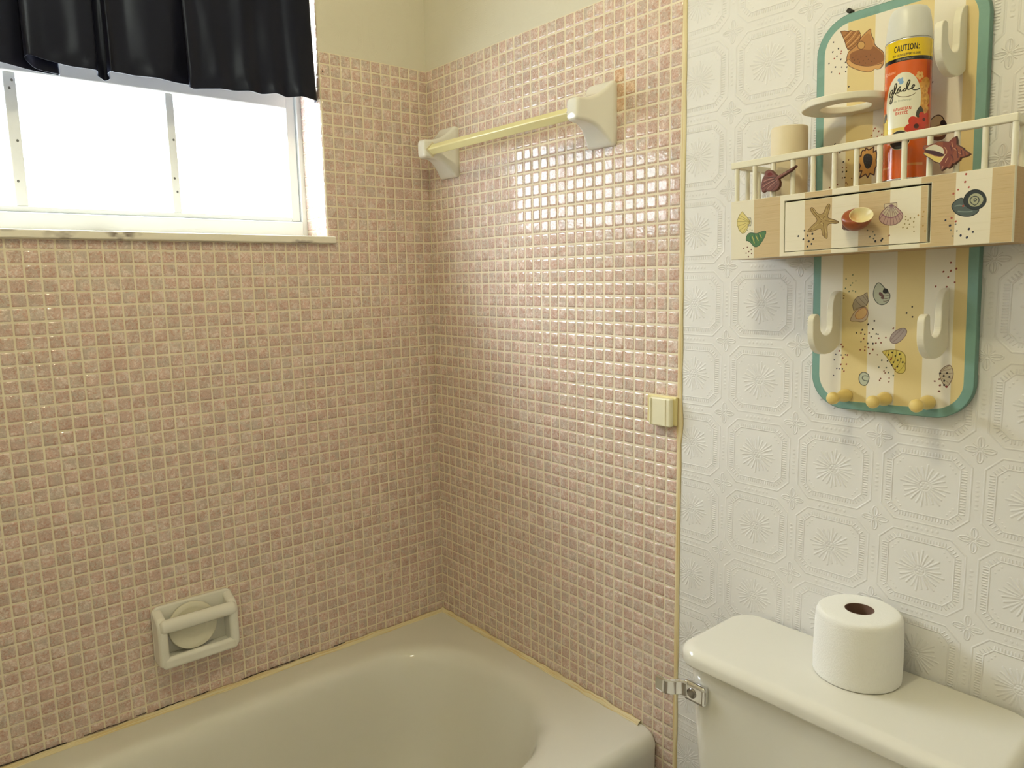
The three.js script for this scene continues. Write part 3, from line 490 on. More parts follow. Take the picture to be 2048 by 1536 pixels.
[[-159.0,253.7,-177.2,265.1],0,"#8a7a3c",0.5,1,0],
[[-159.0,253.7,-179.6,261.4],0,"#8a7a3c",0.5,1,0],
[[-159.0,253.7,-180.5,255.8],0,"#8a7a3c",0.5,1,0],
[[-159.0,253.7,-179.5,249.4],0,"#8a7a3c",0.5,1,0],
[[-159.0,253.7,-177.1,242.9],0,"#8a7a3c",0.5,1,0],
[[-159.0,253.7,-171.8,239.1],0,"#8a7a3c",0.5,1,0],
[[-165.3,234.0,-161.4,238.0,-155.0,237.7,-148.6,235.5,-139.9,238.7,-132.6,238.9,-136.0,229.5,-142.2,221.1,-147.2,217.0,-153.0,217.3,-157.5,223.3,-163.3,227.1,-166.3,226.8],"#4f7a4c","#2f4a3c",0.8,1,1],
[[-155.6,232.1,-152.4,222.9],0,"#b9ad5c",1.2,1,0],
[[-149.9,232.8,-146.0,225.8],0,"#b9ad5c",1.2,1,0],
[[-144.2,235.1,-141.0,229.9],0,"#b9ad5c",1.2,1,0],
[[-160.1,234.8,-156.2,224.3],0,"#2f5a40",0.8,1,0],
[[-152.4,234.7,-149.2,221.6],0,"#2f5a40",0.8,1,0],
[[-146.1,234.7,-142.9,224.5],0,"#2f5a40",0.8,1,0],["d",[-169.8,216.2,-163.9,217.5,-157.4,213.7,-161.3,211.1,-165.8,209.1,-157.0,208.0,-161.9,203.8],"#6d3a2c",0.7],["d",[-164.1,242.2,-159.5,243.5,-156.3,241.5],"#8a8a5c",0.6],
[[-67.8,262.7,-65.3,264.8,-61.5,261.7,-58.0,255.9,-53.9,253.9,-48.9,254.2,-45.8,261.6,-42.7,266.6,-39.4,265.5,-40.1,258.6,-42.4,252.7,-42.7,248.1,-37.4,246.1,-31.0,243.9,-26.2,240.8,-30.9,239.0,-37.3,240.7,-42.6,239.6,-43.3,234.3,-42.3,225.7,-42.7,219.9,-46.7,222.9,-50.1,226.3,-50.6,233.4,-52.7,235.1,-57.6,234.0,-63.5,232.1,-70.2,231.3,-70.7,233.5,-64.4,240.1,-56.2,245.6,-60.5,252.2,-64.7,256.6],"#a58a55","#5c4426",0.7,1,1],
[[-64.8,262.4,-58.8,253.6,-51.3,246.7],0,"#6a4e2a",0.8,1,0],
[[-41.4,264.2,-44.9,255.3,-48.8,248.0],0,"#6a4e2a",0.8,1,0],
[[-67.7,232.9,-58.6,239.5,-51.2,244.3],0,"#6a4e2a",0.8,1,0],
[[-46.3,224.5,-47.7,233.9,-48.7,241.8],0,"#6a4e2a",0.8,1,0],
[[-27.7,241.0,-37.4,242.6,-45.5,244.6],0,"#6a4e2a",0.8,1,0],
[[-62.3,261.0,-56.3,252.6],0,"#d0bb80",0.6,1,0],
[[-43.4,260.5,-46.9,251.6],0,"#d0bb80",0.6,1,0],
[[-63.5,236.1,-55.3,241.6],0,"#d0bb80",0.6,1,0],
[[-44.4,228.2,-46.2,236.9],0,"#d0bb80",0.6,1,0],
[[-32.5,242.6,-40.6,244.5],0,"#d0bb80",0.6,1,0],
[[-53.0,249.1,-49.6,245.7,-45.6,247.6],0,"#d0bb80",0.6,1,0],
[[-53.7,243.0,-49.5,240.3],0,"#d0bb80",0.6,1,0],["d",[-75.3,234.1,-84.3,227.3,-76.9,222.4,-70.8,226.8,-63.8,228.6,-62.2,221.8,-68.9,219.1,-64.9,215.3,-70.6,212.3],"#20202c",0.9],["d",[-63.8,228.6,-68.9,219.1],"#20202c",1.1],
[[31.2,258.0,39.4,258.1,46.1,258.1,46.6,252.0,39.4,256.0,31.3,252.9],"#cfc0a4","#6c5a54",0.6,0,1],
[[39.4,257.4,45.2,252.8,50.9,247.9,54.2,243.0,53.0,237.4,50.0,233.3,44.4,231.0,37.3,230.8,30.8,233.3,26.3,237.0,24.6,242.3,27.5,247.8,31.7,251.8],"#c0a09c","#6c4a54",0.7,1,1],
[[39.4,257.1,46.7,250.2,49.7,244.1,41.3,239.6,34.1,241.4,28.2,245.9,32.4,251.7],"#c8bda8",0,0.7,1,1],
[[39.4,257.1,25.9,240.0],0,"#7c5a68",0.5,1,0],
[[39.4,257.1,30.0,234.1],0,"#7c5a68",0.5,1,0],
[[39.4,257.1,34.4,231.5],0,"#7c5a68",0.5,1,0],
[[39.4,257.1,39.1,230.7],0,"#7c5a68",0.5,1,0],
[[39.4,257.1,43.7,231.0],0,"#7c5a68",0.5,1,0],
[[39.4,257.1,47.9,232.8],0,"#7c5a68",0.5,1,0],
[[39.4,257.1,51.3,235.4],0,"#7c5a68",0.5,1,0],
[[39.4,257.1,53.6,240.2],0,"#7c5a68",0.5,1,0],
[[28.3,245.6,34.1,241.4,39.9,239.9,45.5,241.0,50.3,244.8],0,"#94647c",1.2,1,0],["d",[57.4,239.8,63.0,237.5,67.5,237.4,57.4,236.2,60.3,235.2,66.9,232.8,56.3,231.0,61.9,230.1,67.1,226.4,54.4,226.9,59.6,225.7,67.6,221.1],"#9a8a5c",0.6],["d",[10.7,227.0,17.8,224.4,20.2,220.3,13.9,218.8,18.8,216.0],"#5c5a50",0.7],["d",[21.1,212.5,28.6,213.0,29.8,214.9],"#1c1c28",0.9],["d",[38.0,218.3],"#7c3a30",0.7],["d",[78.1,243.6,77.3,237.7,77.8,226.9,71.9,240.0,80.3,220.6],"#b08a4c",0.7],
[[108.3,248.0,114.7,254.3,121.0,255.6,123.4,248.7,128.9,241.8,139.3,240.6,135.4,234.8,127.2,232.7,116.5,235.6,110.9,241.4],"#53605f","#22282c",0.9,1,1],
[[121.1,252.4,124.0,259.5,130.2,263.3,137.4,262.3,143.2,257.1,145.7,249.5,143.3,243.6,137.3,239.7,128.9,241.2,123.0,246.4],"#2c343a","#22282c",0.9,1,1],
[[125.9,251.8,128.3,257.2,133.4,259.4,139.2,257.1,143.0,251.0,139.7,244.6,133.0,243.0,127.7,245.9],"#a9a98c",0,0.7,1,1],
[[133.5,245.3,128.7,248.1,128.4,253.8,133.0,256.1,137.2,253.9,138.1,249.3,135.5,245.6,133.5,245.3],0,"#2c343a",0.9,1,0],
[[132.8,249.9,132.1,252.2,134.2,253.1,135.6,251.3,134.3,249.7,132.8,249.9],0,"#2c343a",0.9,1,0],
[[112.8,246.4,118.1,248.1,122.5,245.3],0,"#7c8a84",1.2,1,0],
[[116.3,240.2,124.8,238.2,131.1,238.7],0,"#7c8a84",1.2,1,0],["d",[123.2,281.8,122.5,273.1,126.6,266.5,115.4,265.1,110.5,261.1,109.5,233.1,114.2,228.6,121.4,245.8],"#a8483c",0.8],["d",[102.9,231.1,108.2,224.5,120.0,211.8,126.7,209.0,128.5,218.6,132.8,214.8,107.9,224.2],"#1d2340",0.9],["d",[109.2,218.8,115.8,217.6,111.6,211.8,114.1,225.3],"#7a8078",0.7]],
"murex":[[-138.6,306.2,-137.4,311.4,-134.4,315.3,-133.2,321.1,-128.4,323.1,-122.3,321.3,-117.4,316.1,-113.8,312.4,-100.9,317.0,-86.5,323.0,-85.9,321.6,-92.7,316.3,-111.4,307.9,-109.5,303.4,-110.1,298.1,-113.6,293.2,-118.4,291.9,-125.6,292.8,-131.8,293.9,-135.4,292.2,-137.9,293.6,-139.0,299.7],
[[[-138.6,306.2,-137.4,311.4,-134.4,315.3,-133.2,321.1,-128.4,323.1,-122.3,321.3,-117.4,316.1,-113.8,312.4,-100.9,317.0,-86.5,323.0,-85.9,321.6,-92.7,316.3,-111.4,307.9,-109.5,303.4,-110.1,298.1,-113.6,293.2,-118.4,291.9,-125.6,292.8,-131.8,293.9,-135.4,292.2,-137.9,293.6,-139.0,299.7],"#7a4a44","#42262a",1.0,0,1],
[[-129.5,317.9,-124.7,319.3,-119.8,315.4,-123.4,313.8,-128.3,313.9],"#6d1f22",0,0.7,1,1],
[[-135.0,312.2,-128.3,312.3,-117.4,311.3],0,"#42262a",0.8,1,0],
[[-136.8,303.7,-128.2,308.0,-118.6,308.8],0,"#42262a",0.8,1,0],
[[-137.3,297.3,-127.0,303.5,-116.1,306.4],0,"#42262a",0.8,1,0],
[[-133.0,294.6,-123.3,300.9,-113.7,305.0],0,"#42262a",0.8,1,0],
[[-123.2,292.8,-117.2,298.0,-111.9,302.6],0,"#42262a",0.8,1,0],
[[-116.2,311.2,-121.0,308.1,-116.1,303.2],0,"#42262a",0.8,1,0],
[[-116.2,311.2,-98.5,316.6,-88.2,321.9],0,"#42262a",0.8,1,0],
[[-134.3,307.7,-127.0,310.0,-118.6,310.4],0,"#b08478",0.9,1,0],
[[-135.5,300.3,-125.8,305.5,-117.3,307.6],0,"#b08478",0.9,1,0],
[[-129.3,296.3,-120.9,302.7,-114.3,305.6],0,"#b08478",0.9,1,0],
[[-113.8,311.4,-99.7,315.7],0,"#b08478",0.9,1,0]]],
"conch":[[76.3,319.2,78.4,321.8,83.1,320.8,88.7,322.0,93.3,323.4,98.8,322.9,104.8,321.0,109.6,325.1,112.9,326.0,114.0,321.5,114.2,316.7,117.6,313.8,121.2,311.3,121.7,309.3,124.4,307.4,128.5,303.4,126.4,301.7,122.5,300.6,118.5,300.3,117.7,298.0,114.2,296.2,112.5,294.3,110.3,294.9,108.6,291.8,105.9,290.0,103.8,291.7,101.8,290.6,98.2,288.4,96.4,293.1,95.6,297.6,90.4,299.8,85.1,304.6,79.8,308.4,77.1,311.7,78.6,314.9],
[[[76.3,319.2,78.4,321.8,83.1,320.8,88.7,322.0,93.3,323.4,98.8,322.9,104.8,321.0,109.6,325.1,112.9,326.0,114.0,321.5,114.2,316.7,117.6,313.8,121.2,311.3,121.7,309.3,124.4,307.4,128.5,303.4,126.4,301.7,122.5,300.6,118.5,300.3,117.7,298.0,114.2,296.2,112.5,294.3,110.3,294.9,108.6,291.8,105.9,290.0,103.8,291.7,101.8,290.6,98.2,288.4,96.4,293.1,95.6,297.6,90.4,299.8,85.1,304.6,79.8,308.4,77.1,311.7,78.6,314.9],"#8a4c38","#5a2c24",0.8,0,1],
[[98.8,322.9,105.3,320.9,112.8,324.6,113.9,316.8,111.1,307.7,106.2,294.0,102.2,291.2,98.2,289.4,96.5,296.0,101.7,306.3,102.0,310.1,99.1,316.4],"#7c3c34",0,0.7,1,1],
[[79.0,316.8,84.6,319.3,90.1,320.8,95.3,317.5,99.6,314.9,101.2,306.4,95.6,310.7,89.0,313.7,83.3,314.6],"#d2cbb4",0,0.7,1,1],
[[78.6,316.2,84.8,314.7,90.4,312.8,96.0,310.6,101.7,306.3,99.9,305.2,93.9,306.1,88.2,309.0,81.5,312.0,78.7,313.7],"#3c1426",0,0.7,1,1],
[[77.2,313.2,81.6,311.8,83.5,310.5,88.2,308.7,89.7,306.8,93.9,305.9,95.8,304.8,99.9,304.9,101.7,306.3,96.0,297.8,90.4,300.1,85.1,304.6,79.8,308.4],"#d8c070",0,0.7,1,1],
[[101.7,306.8,98.6,302.0,95.8,298.0,90.9,299.8,85.6,304.3,80.0,308.1],0,"#e2d3a4",1.0,1,0],
[[100.9,315.1,104.7,310.6,103.0,307.6],0,"#c08a68",0.9,1,0],
[[108.5,319.6,109.5,314.6],0,"#c08a68",0.9,1,0],
[[111.0,312.5,114.7,309.0],0,"#c08a68",0.9,1,0],
[[102.4,298.0,105.0,302.9],0,"#c08a68",0.9,1,0],
[[114.7,307.1,119.3,304.9],0,"#c08a68",0.9,1,0],
[[99.9,293.5,99.0,291.2],0,"#c08a68",0.9,1,0],
[[108.1,305.3,111.3,301.9,110.6,298.2],0,"#5a2830",1.2,1,0],
[[113.7,312.0,115.6,306.9,115.8,301.2],0,"#5a2830",1.2,1,0],
[[119.1,308.8,119.8,303.4],0,"#5a2830",1.2,1,0],
[[107.2,316.0,108.8,310.5],0,"#5a2830",1.2,1,0],
[[122.7,306.7,123.3,301.9],0,"#5a2830",1.2,1,0]]]};

// ---------------------------------------------------------------- painted wall rack
// flat paint: shell pictures and dots in millimetres [along, up]
function paint(x, list, X, Y, k) {
  x.lineJoin = x.lineCap = 'round';
  for (const it of list) {
    if (it[0] === 'd') { x.fillStyle = it[2]; for (let i = 0; i < it[1].length; i += 2) { x.beginPath(); x.ellipse(X(it[1][i]), Y(it[1][i + 1]), it[3] * k * (1.15 + 0.3 * rnd()), it[3] * k * (1.2 + 0.6 * rnd()), rnd() * 0.8, 0, 7); x.fill(); } continue; }
    const [c, fill, stroke, lw, smooth, closed] = it, p = []; for (let i = 0; i < c.length; i += 2) p.push([X(c[i]), Y(c[i + 1])]);
    x.beginPath();
    if (smooth && p.length > 2) {
      const n = p.length, mid = (a, b) => [(a[0] + b[0]) / 2, (a[1] + b[1]) / 2];
      if (closed) { const s = mid(p[n - 1], p[0]); x.moveTo(...s); for (let i = 0; i < n; i++) x.quadraticCurveTo(...p[i], ...mid(p[i], p[(i + 1) % n])); } else { x.moveTo(...p[0]); for (let i = 1; i < n - 1; i++) x.quadraticCurveTo(...p[i], ...(i === n - 2 ? p[n - 1] : mid(p[i], p[i + 1]))); }
    } else { x.moveTo(...p[0]); for (const q of p.slice(1)) x.lineTo(...q); }
    if (closed) x.closePath();
    if (fill) { x.fillStyle = fill; x.fill(); }
    if (stroke) { x.strokeStyle = stroke; x.lineWidth = lw * k; x.stroke(); }
  }
}
const grainLines = (x, x0, y0, w, h, color, n, level) => { x.save(); x.beginPath(); x.rect(x0, y0, w, h); x.clip(); for (let i = 0; i < n; i++) { x.strokeStyle = color; x.globalAlpha = 0.05 + 0.14 * rnd(); x.lineWidth = 1 + 3 * rnd(); const y = y0 + h * rnd(); x.beginPath(); x.moveTo(x0 + (rnd() - 0.3) * w, y); x.bezierCurveTo(x0 + w * 0.3, y + 4 * (rnd() - 0.5), x0 + w * 0.6, y + 4 * (rnd() - 0.5), x0 + w * (0.5 + rnd()), y + 6 * (rnd() - 0.5)); x.stroke(); } x.restore(); };
const rack = thing('wall_rack', 'striped seashell wall rack with green border, shelf drawer, hooks and pegs', 'shelf rack');
rack.position.set(0, 1.10, 1.145);
rack.quaternion.setFromEuler(new THREE.Euler(-0.0245, 0, 0)).multiply(new THREE.Quaternion().setFromAxisAngle(new THREE.Vector3(0, 1, 0), -Math.PI / 2));
rack.updateMatrixWorld(true);
// own axes: x along the wall, y up, z out of the wall
{
  const BX0 = -0.108, BX1 = 0.113, BY0 = -0.024, BY1 = 0.532, K = 3;
  const board = canvasMap(Math.round((BX1 - BX0) * 1000 * K), Math.round((BY1 - BY0) * 1000 * K), (x, w, h) => {
    const X = (mm) => (mm / 1000 - BX0) * 1000 * K, Y = (mm) => (BY1 - mm / 1000) * 1000 * K;
    x.fillStyle = '#7ba39a'; x.fillRect(0, 0, w, h);
    for (let i = 0; i < 500; i++) { x.fillStyle = rnd() < 0.5 ? 'rgba(98,140,130,0.12)' : 'rgba(140,185,170,0.10)'; x.beginPath(); x.ellipse(rnd() * w, rnd() * h, 10 + 25 * rnd(), 8 + 16 * rnd(), rnd() * 3, 0, 7); x.fill(); }
    x.save(); x.beginPath(); x.roundRect(X(-96.2), Y(520.2), X(100.2) - X(-96.2), Y(-11.9) - Y(520.2), 38 * K); x.clip();
    const e = [-100, -62.8, -25.5, 12.6, 48.6, 85, 105];
    for (let i = 0; i < 6; i++) { x.fillStyle = i % 2 ? '#dfca92' : '#e7e0d0'; x.fillRect(X(e[i]), 0, X(e[i + 1]) - X(e[i]) + 1, h); }
    paint(x, ART.board, X, Y, K);
    x.restore();
  });
  scaled(board, BX0, BX1, BY0, BY1);
  const edge = mat({ color: hex('#65897e'), roughness: 0.5 });
  part('backboard', extrude(rectShape(BX0, BX1, BY0, BY1, 0.05), 0.0006, 0.012, 0.0012, 2, 32), [mat({ map: board, roughness: 0.42 }), edge], rack, 'cream and yellow striped backboard painted with seashells');

  // shelf box with a painted front
  const SX0 = -0.1915, SX1 = 0.1725, SY0 = 0.2005, SY1 = 0.2855, KF = 4.4;
  const face = canvasMap(Math.round((SX1 - SX0) * 1000 * KF), Math.round((SY1 - SY0) * 1000 * KF), (x, w, h) => {
    const X = (mm) => (mm / 1000 - SX0) * 1000 * KF, Y = (mm) => (SY1 - mm / 1000) * 1000 * KF, e = [-195, -153.2, -112, -75.3, -37, -1, 38, 74.6, 112.8, 150.3, 175];
    for (let i = 0; i < 10; i++) { const x0 = X(e[i]), ww = X(e[i + 1]) - X(e[i]); x.fillStyle = i % 2 ? '#ccb48c' : '#e8e0cc'; x.fillRect(x0, 0, ww + 1, h); if (i % 2) { grainLines(x, x0, 0, ww, h, '#a88758', 60); grainLines(x, x0, 0, ww, h, '#e6cc9c', 40); } else grainLines(x, x0, 0, ww, h, '#cfc2a2', 12); }
    paint(x, ART.front, X, Y, KF);
  });
  scaled(face, SX0, SX1, SY0, SY1);
  const faceMat = mat({ map: face, roughness: 0.45 }), woodMap = canvasMap(512, 256, (x, w, h) => { x.fillStyle = '#bb9d72'; x.fillRect(0, 0, w, h); grainLines(x, 0, 0, w, h, '#8f683c', 160); grainLines(x, 0, 0, w, h, '#dcbc8a', 80); });
  woodMap.repeat.set(6, 8);
  const wood = mat({ map: woodMap, roughness: 0.55 });
  const DX0 = -0.1055, DX1 = 0.086, DY0 = 0.2062, DY1 = 0.2772;
  const fs = rectShape(SX0, SX1, SY0, SY1); fs.holes.push(rectShape(DX0, DX1, DY0, DY1));
  part('shelf_front', extrude(fs, 0.093, 0.1, 0.0006, 1), [faceMat, creamPaint], rack, 'cream and tan striped shelf front painted with seashells');
  part('shelf_board', box(SX0 + 0.001, SX1 - 0.001, SY1 - 0.006, SY1 - 0.0003, 0.0125, 0.0935), wood, rack);
  part('shelf_bottom', box(SX0 + 0.001, SX1 - 0.001, SY0 + 0.0003, SY0 + 0.0055, 0.0125, 0.0935), wood, rack);
  for (const [a, b] of [[SX0 + 0.0005, SX0 + 0.0065], [SX1 - 0.0065, SX1 - 0.0005]]) part('shelf_side', box(a, b, SY0 + 0.0055, SY1 - 0.006, 0.0008, 0.0935), wood, rack);
  const drawer = part('drawer', extrude(rectShape(DX0 + 0.0008, DX1 - 0.0036, DY0 + 0.0008, DY1 - 0.0022, 0.001), 0.088, 0.0996, 0.0005, 1), [faceMat, creamPaint], rack, 'striped drawer front painted with starfish and scallop');
  part('drawer_box', merge([box(DX0 + 0.004, DX1 - 0.006, DY0 + 0.002, DY0 + 0.006, 0.02, 0.0882), box(DX0 + 0.004, DX0 + 0.008, DY0 + 0.002, DY1 - 0.012, 0.02, 0.0882), box(DX1 - 0.01, DX1 - 0.006, DY0 + 0.002, DY1 - 0.012, 0.02, 0.0882), box(DX0 + 0.004, DX1 - 0.006, DY0 + 0.002, DY1 - 0.012, 0.02, 0.024)]), wood, drawer);
  // shell knob: whorled body with a cream mouth
  {
    const tip = new THREE.Vector3(-0.0175, 0.2315, 0.1065), axis = new THREE.Vector3(0.031, 0.014, 0.0175).normalize(), last = new THREE.Vector3(0.2, 0.58, 0.79).normalize();
    const prof = [[0, 0.0006], [0.0015, 0.003], [0.0035, 0.0042], [0.005, 0.0042], [0.007, 0.0068], [0.0095, 0.0082], [0.0115, 0.0082], [0.0145, 0.0118], [0.0185, 0.0142], [0.0235, 0.0152], [0.0285, 0.0148], [0.0325, 0.0138], [0.0335, 0.0132]], mouth = [[0.0335, 0.0132], [0.0332, 0.0122], [0.029, 0.0098], [0.0245, 0.006], [0.023, 0.0001]];
    const rg = (l, r) => { const o = [], k = clamp(l / 0.0335), n = axis.clone().lerp(last, k * k).normalize(), side = new THREE.Vector3(1, -0.3, 0).addScaledVector(n, -new THREE.Vector3(1, -0.3, 0).dot(n)).normalize(), up = new THREE.Vector3().crossVectors(n, side), c = tip.clone().addScaledVector(axis, l * 1.14); for (let i = 0; i < 28; i++) { const a = i / 28 * Math.PI * 2; o.push(c.clone().addScaledVector(side, r * Math.cos(a) * (1 + 0.12 * k)).addScaledVector(up, r * Math.sin(a) * (1 - 0.1 * k))); } return o; };
    const body = loft(prof.map(([l, r]) => rg(l, r, 1)), { capStart: true }), lip = loft(mouth.map(([l, r]) => rg(l, r, 1)), { capEnd: true });
    const col = (g, f) => { const p = g.attributes.position, c = new Float32Array(p.count * 3); for (let i = 0; i < p.count; i++) { const k = f(new THREE.Vector3().fromBufferAttribute(p, i).sub(tip)); c.set([k.r, k.g, k.b], i * 3); } g.setAttribute('color', new THREE.BufferAttribute(c, 3)); return g.toNonIndexed(); };
    col(body, (v) => { const l = v.dot(axis) / 0.0335; return hex('#43202e').lerp(hex(l > 0.45 ? '#a2562a' : '#6d2c28'), clamp(l * 1.5)).lerp(hex('#6e2a26'), clamp(0.5 + 0.5 * Math.sin(v.dot(axis) * 900)) * 0.5); });
    col(lip, (v) => { const l = (v.dot(axis) - 0.023) / 0.0105; return hex('#d08a48').lerp(hex('#e8dcae'), clamp(l * 1.6)); });
    part('shell_knob', mergeGeometries([body.toNonIndexed(), lip.toNonIndexed()]), mat({ vertexColors: true, roughness: 0.3 }), drawer, 'glossy orange and purple seashell drawer knob');
  }
  // railing
  const RY0 = 0.3325, RY1 = 0.342;
  part('top_rail', box(SX0 - 0.001, SX1 + 0.0005, RY0, RY1, 0.0905, 0.0995, 0.0015), creamPaint, rack);
  for (const x of [SX0, SX1 - 0.009]) part('side_rail', box(x, x + 0.0085, RY0, RY1 - 0.0005, 0.0008, 0.0905, 0.0015), creamPaint, rack);
  const post = new THREE.CylinderGeometry(0.0034, 0.0034, RY0 - SY1 + 0.002, 12);
  const put = (x, z) => part('rail_post', post, creamPaint, rack).position.set(x, (RY0 + SY1) / 2 + 0.0003, z);
  for (let k = 0; k < 13; k++) put(-0.1845 + k * 0.0295, 0.095);
  for (const x of [SX0 + 0.0045, SX1 - 0.0045]) for (const z of [0.034, 0.064]) put(x, z);
  // shells sawn out of thin wood, glued to the rail
  for (const [name, [outline, pic], z, label] of [['murex_cutout', ART.murex, 0.0995, 'purple brown murex shell cut-out on the rail'], ['conch_cutout', ART.conch, 0.0995, 'red brown conch shell cut-out on the rail']]) {
    const s = new THREE.Shape(); let ax = 1e9, bx = -1e9, ay = 1e9, by = -1e9;
    for (let i = 0; i < outline.length; i += 2) { const a = outline[i] / 1000, b = outline[i + 1] / 1000; i ? s.lineTo(a, b) : s.moveTo(a, b); ax = Math.min(ax, a); bx = Math.max(bx, a); ay = Math.min(ay, b); by = Math.max(by, b); }
    const k = 10, tex = canvasMap(Math.ceil((bx - ax) * 1000 * k), Math.ceil((by - ay) * 1000 * k), (x, w, h) => { x.fillStyle = '#6a3a34'; x.fillRect(0, 0, w, h); paint(x, pic, (mm) => (mm / 1000 - ax) * 1000 * k, (mm) => (by - mm / 1000) * 1000 * k, k); });
    scaled(tex, ax, bx, ay, by);
    part(name, extrude(s, z, z + 0.006, 0.001, 2), [mat({ map: tex, roughness: 0.45 }), mat({ color: hex('#5c3430'), roughness: 0.55 })], rack, label);
  }
  // J hooks standing off the board, seen from the side
  const j = new THREE.Shape(); j.moveTo(0.0118, 0.1495); j.quadraticCurveTo(0.032, 0.148, 0.035, 0.125); j.lineTo(0.0355, 0.1); j.bezierCurveTo(0.037, 0.083, 0.068, 0.083, 0.0705, 0.1); j.lineTo(0.0715, 0.112); j.quadraticCurveTo(0.0725, 0.119, 0.08, 0.1185); j.quadraticCurveTo(0.0895, 0.117, 0.09, 0.108); j.lineTo(0.09, 0.092); j.bezierCurveTo(0.089, 0.07, 0.072, 0.06, 0.052, 0.06); j.bezierCurveTo(0.035, 0.06, 0.022, 0.064, 0.0118, 0.073); j.closePath();
  const hookGeo = extrude(j, -0.0045, 0.0045, 0.0012, 3, 16).rotateY(-Math.PI / 2), hookPaint = mat({ color: lin(0.78, 0.74, 0.62), roughness: 0.4 });
  for (const [x, y] of [[-0.07, 0], [0.075, 0], [0.0835, 0.348]]) part('hook', hookGeo, hookPaint, rack, 'cream wooden J hook').position.set(x, y, 0);
  // flat ring that holds a tumbler
  const c = new THREE.Shape(), zc = 0.0625, R = 0.0555; c.absarc(-0.0395, zc, R, 0, Math.PI * 2); const hole = new THREE.Path(); hole.absarc(-0.0395, zc, 0.0315, 0, Math.PI * 2, true); c.holes.push(hole);
  part('tumbler_ring', extrude(c, -0.0045, 0.0045, 0.0015, 3, 40).rotateX(Math.PI / 2).scale(1, 1, 1).translate(0, 0.3985, 0), hookPaint, rack, 'cream wooden ring');
  part('ring_bracket', box(-0.062, -0.017, 0.3942, 0.4028, 0.0115, 0.03, 0.001), hookPaint, rack);
  // pegs
  const peg = lathe([[0, 0.0115], [0.0088, 0.0118], [0.0098, 0.016], [0.0095, 0.021], [0.0078, 0.028], [0.0064, 0.036], [0.006, 0.042], [0.0072, 0.0465], [0.0088, 0.051], [0.0088, 0.055], [0.0072, 0.0585], [0.004, 0.0602], [0, 0.0606]], 28).rotateX(Math.PI / 2);
  for (const x of [-0.0539, 0.0025, 0.059]) part('peg', peg, mat({ color: lin(0.74, 0.56, 0.2), roughness: 0.45 }), rack, 'yellow wooden peg').position.set(x, -0.003, 0);
  part('hanging_nail', new THREE.CylinderGeometry(0.0032, 0.0032, 0.011, 12).rotateX(Math.PI / 2).translate(-0.063, 0.5362, 0.0062), mat({ color: lin(0.05, 0.045, 0.04), roughness: 0.5, metalness: 0.6 }), rack);
}
const onShelf = (o, x, z, turn) => { o.position.copy(rack.localToWorld(new THREE.Vector3(x, 0.2856, z))); o.quaternion.copy(rack.quaternion).multiply(new THREE.Quaternion().setFromAxisAngle(new THREE.Vector3(0, 1, 0), turn)); return o; };
// plain cylinder behind the rail
{
  const t = thing('cream_cylinder', 'plain cream cylinder standing on the shelf behind the white rail', 'cylinder');
  onShelf(t, -0.1265, 0.052, 0);
  part('cylinder_body', lathe([[0, 0], [0.0245, 0], [0.0255, 0.001], [0.0255, 0.0985], [0.0245, 0.1], [0, 0.1]], 48), mat({ color: lin(0.8, 0.7, 0.5), roughness: 0.6 }), t);
}
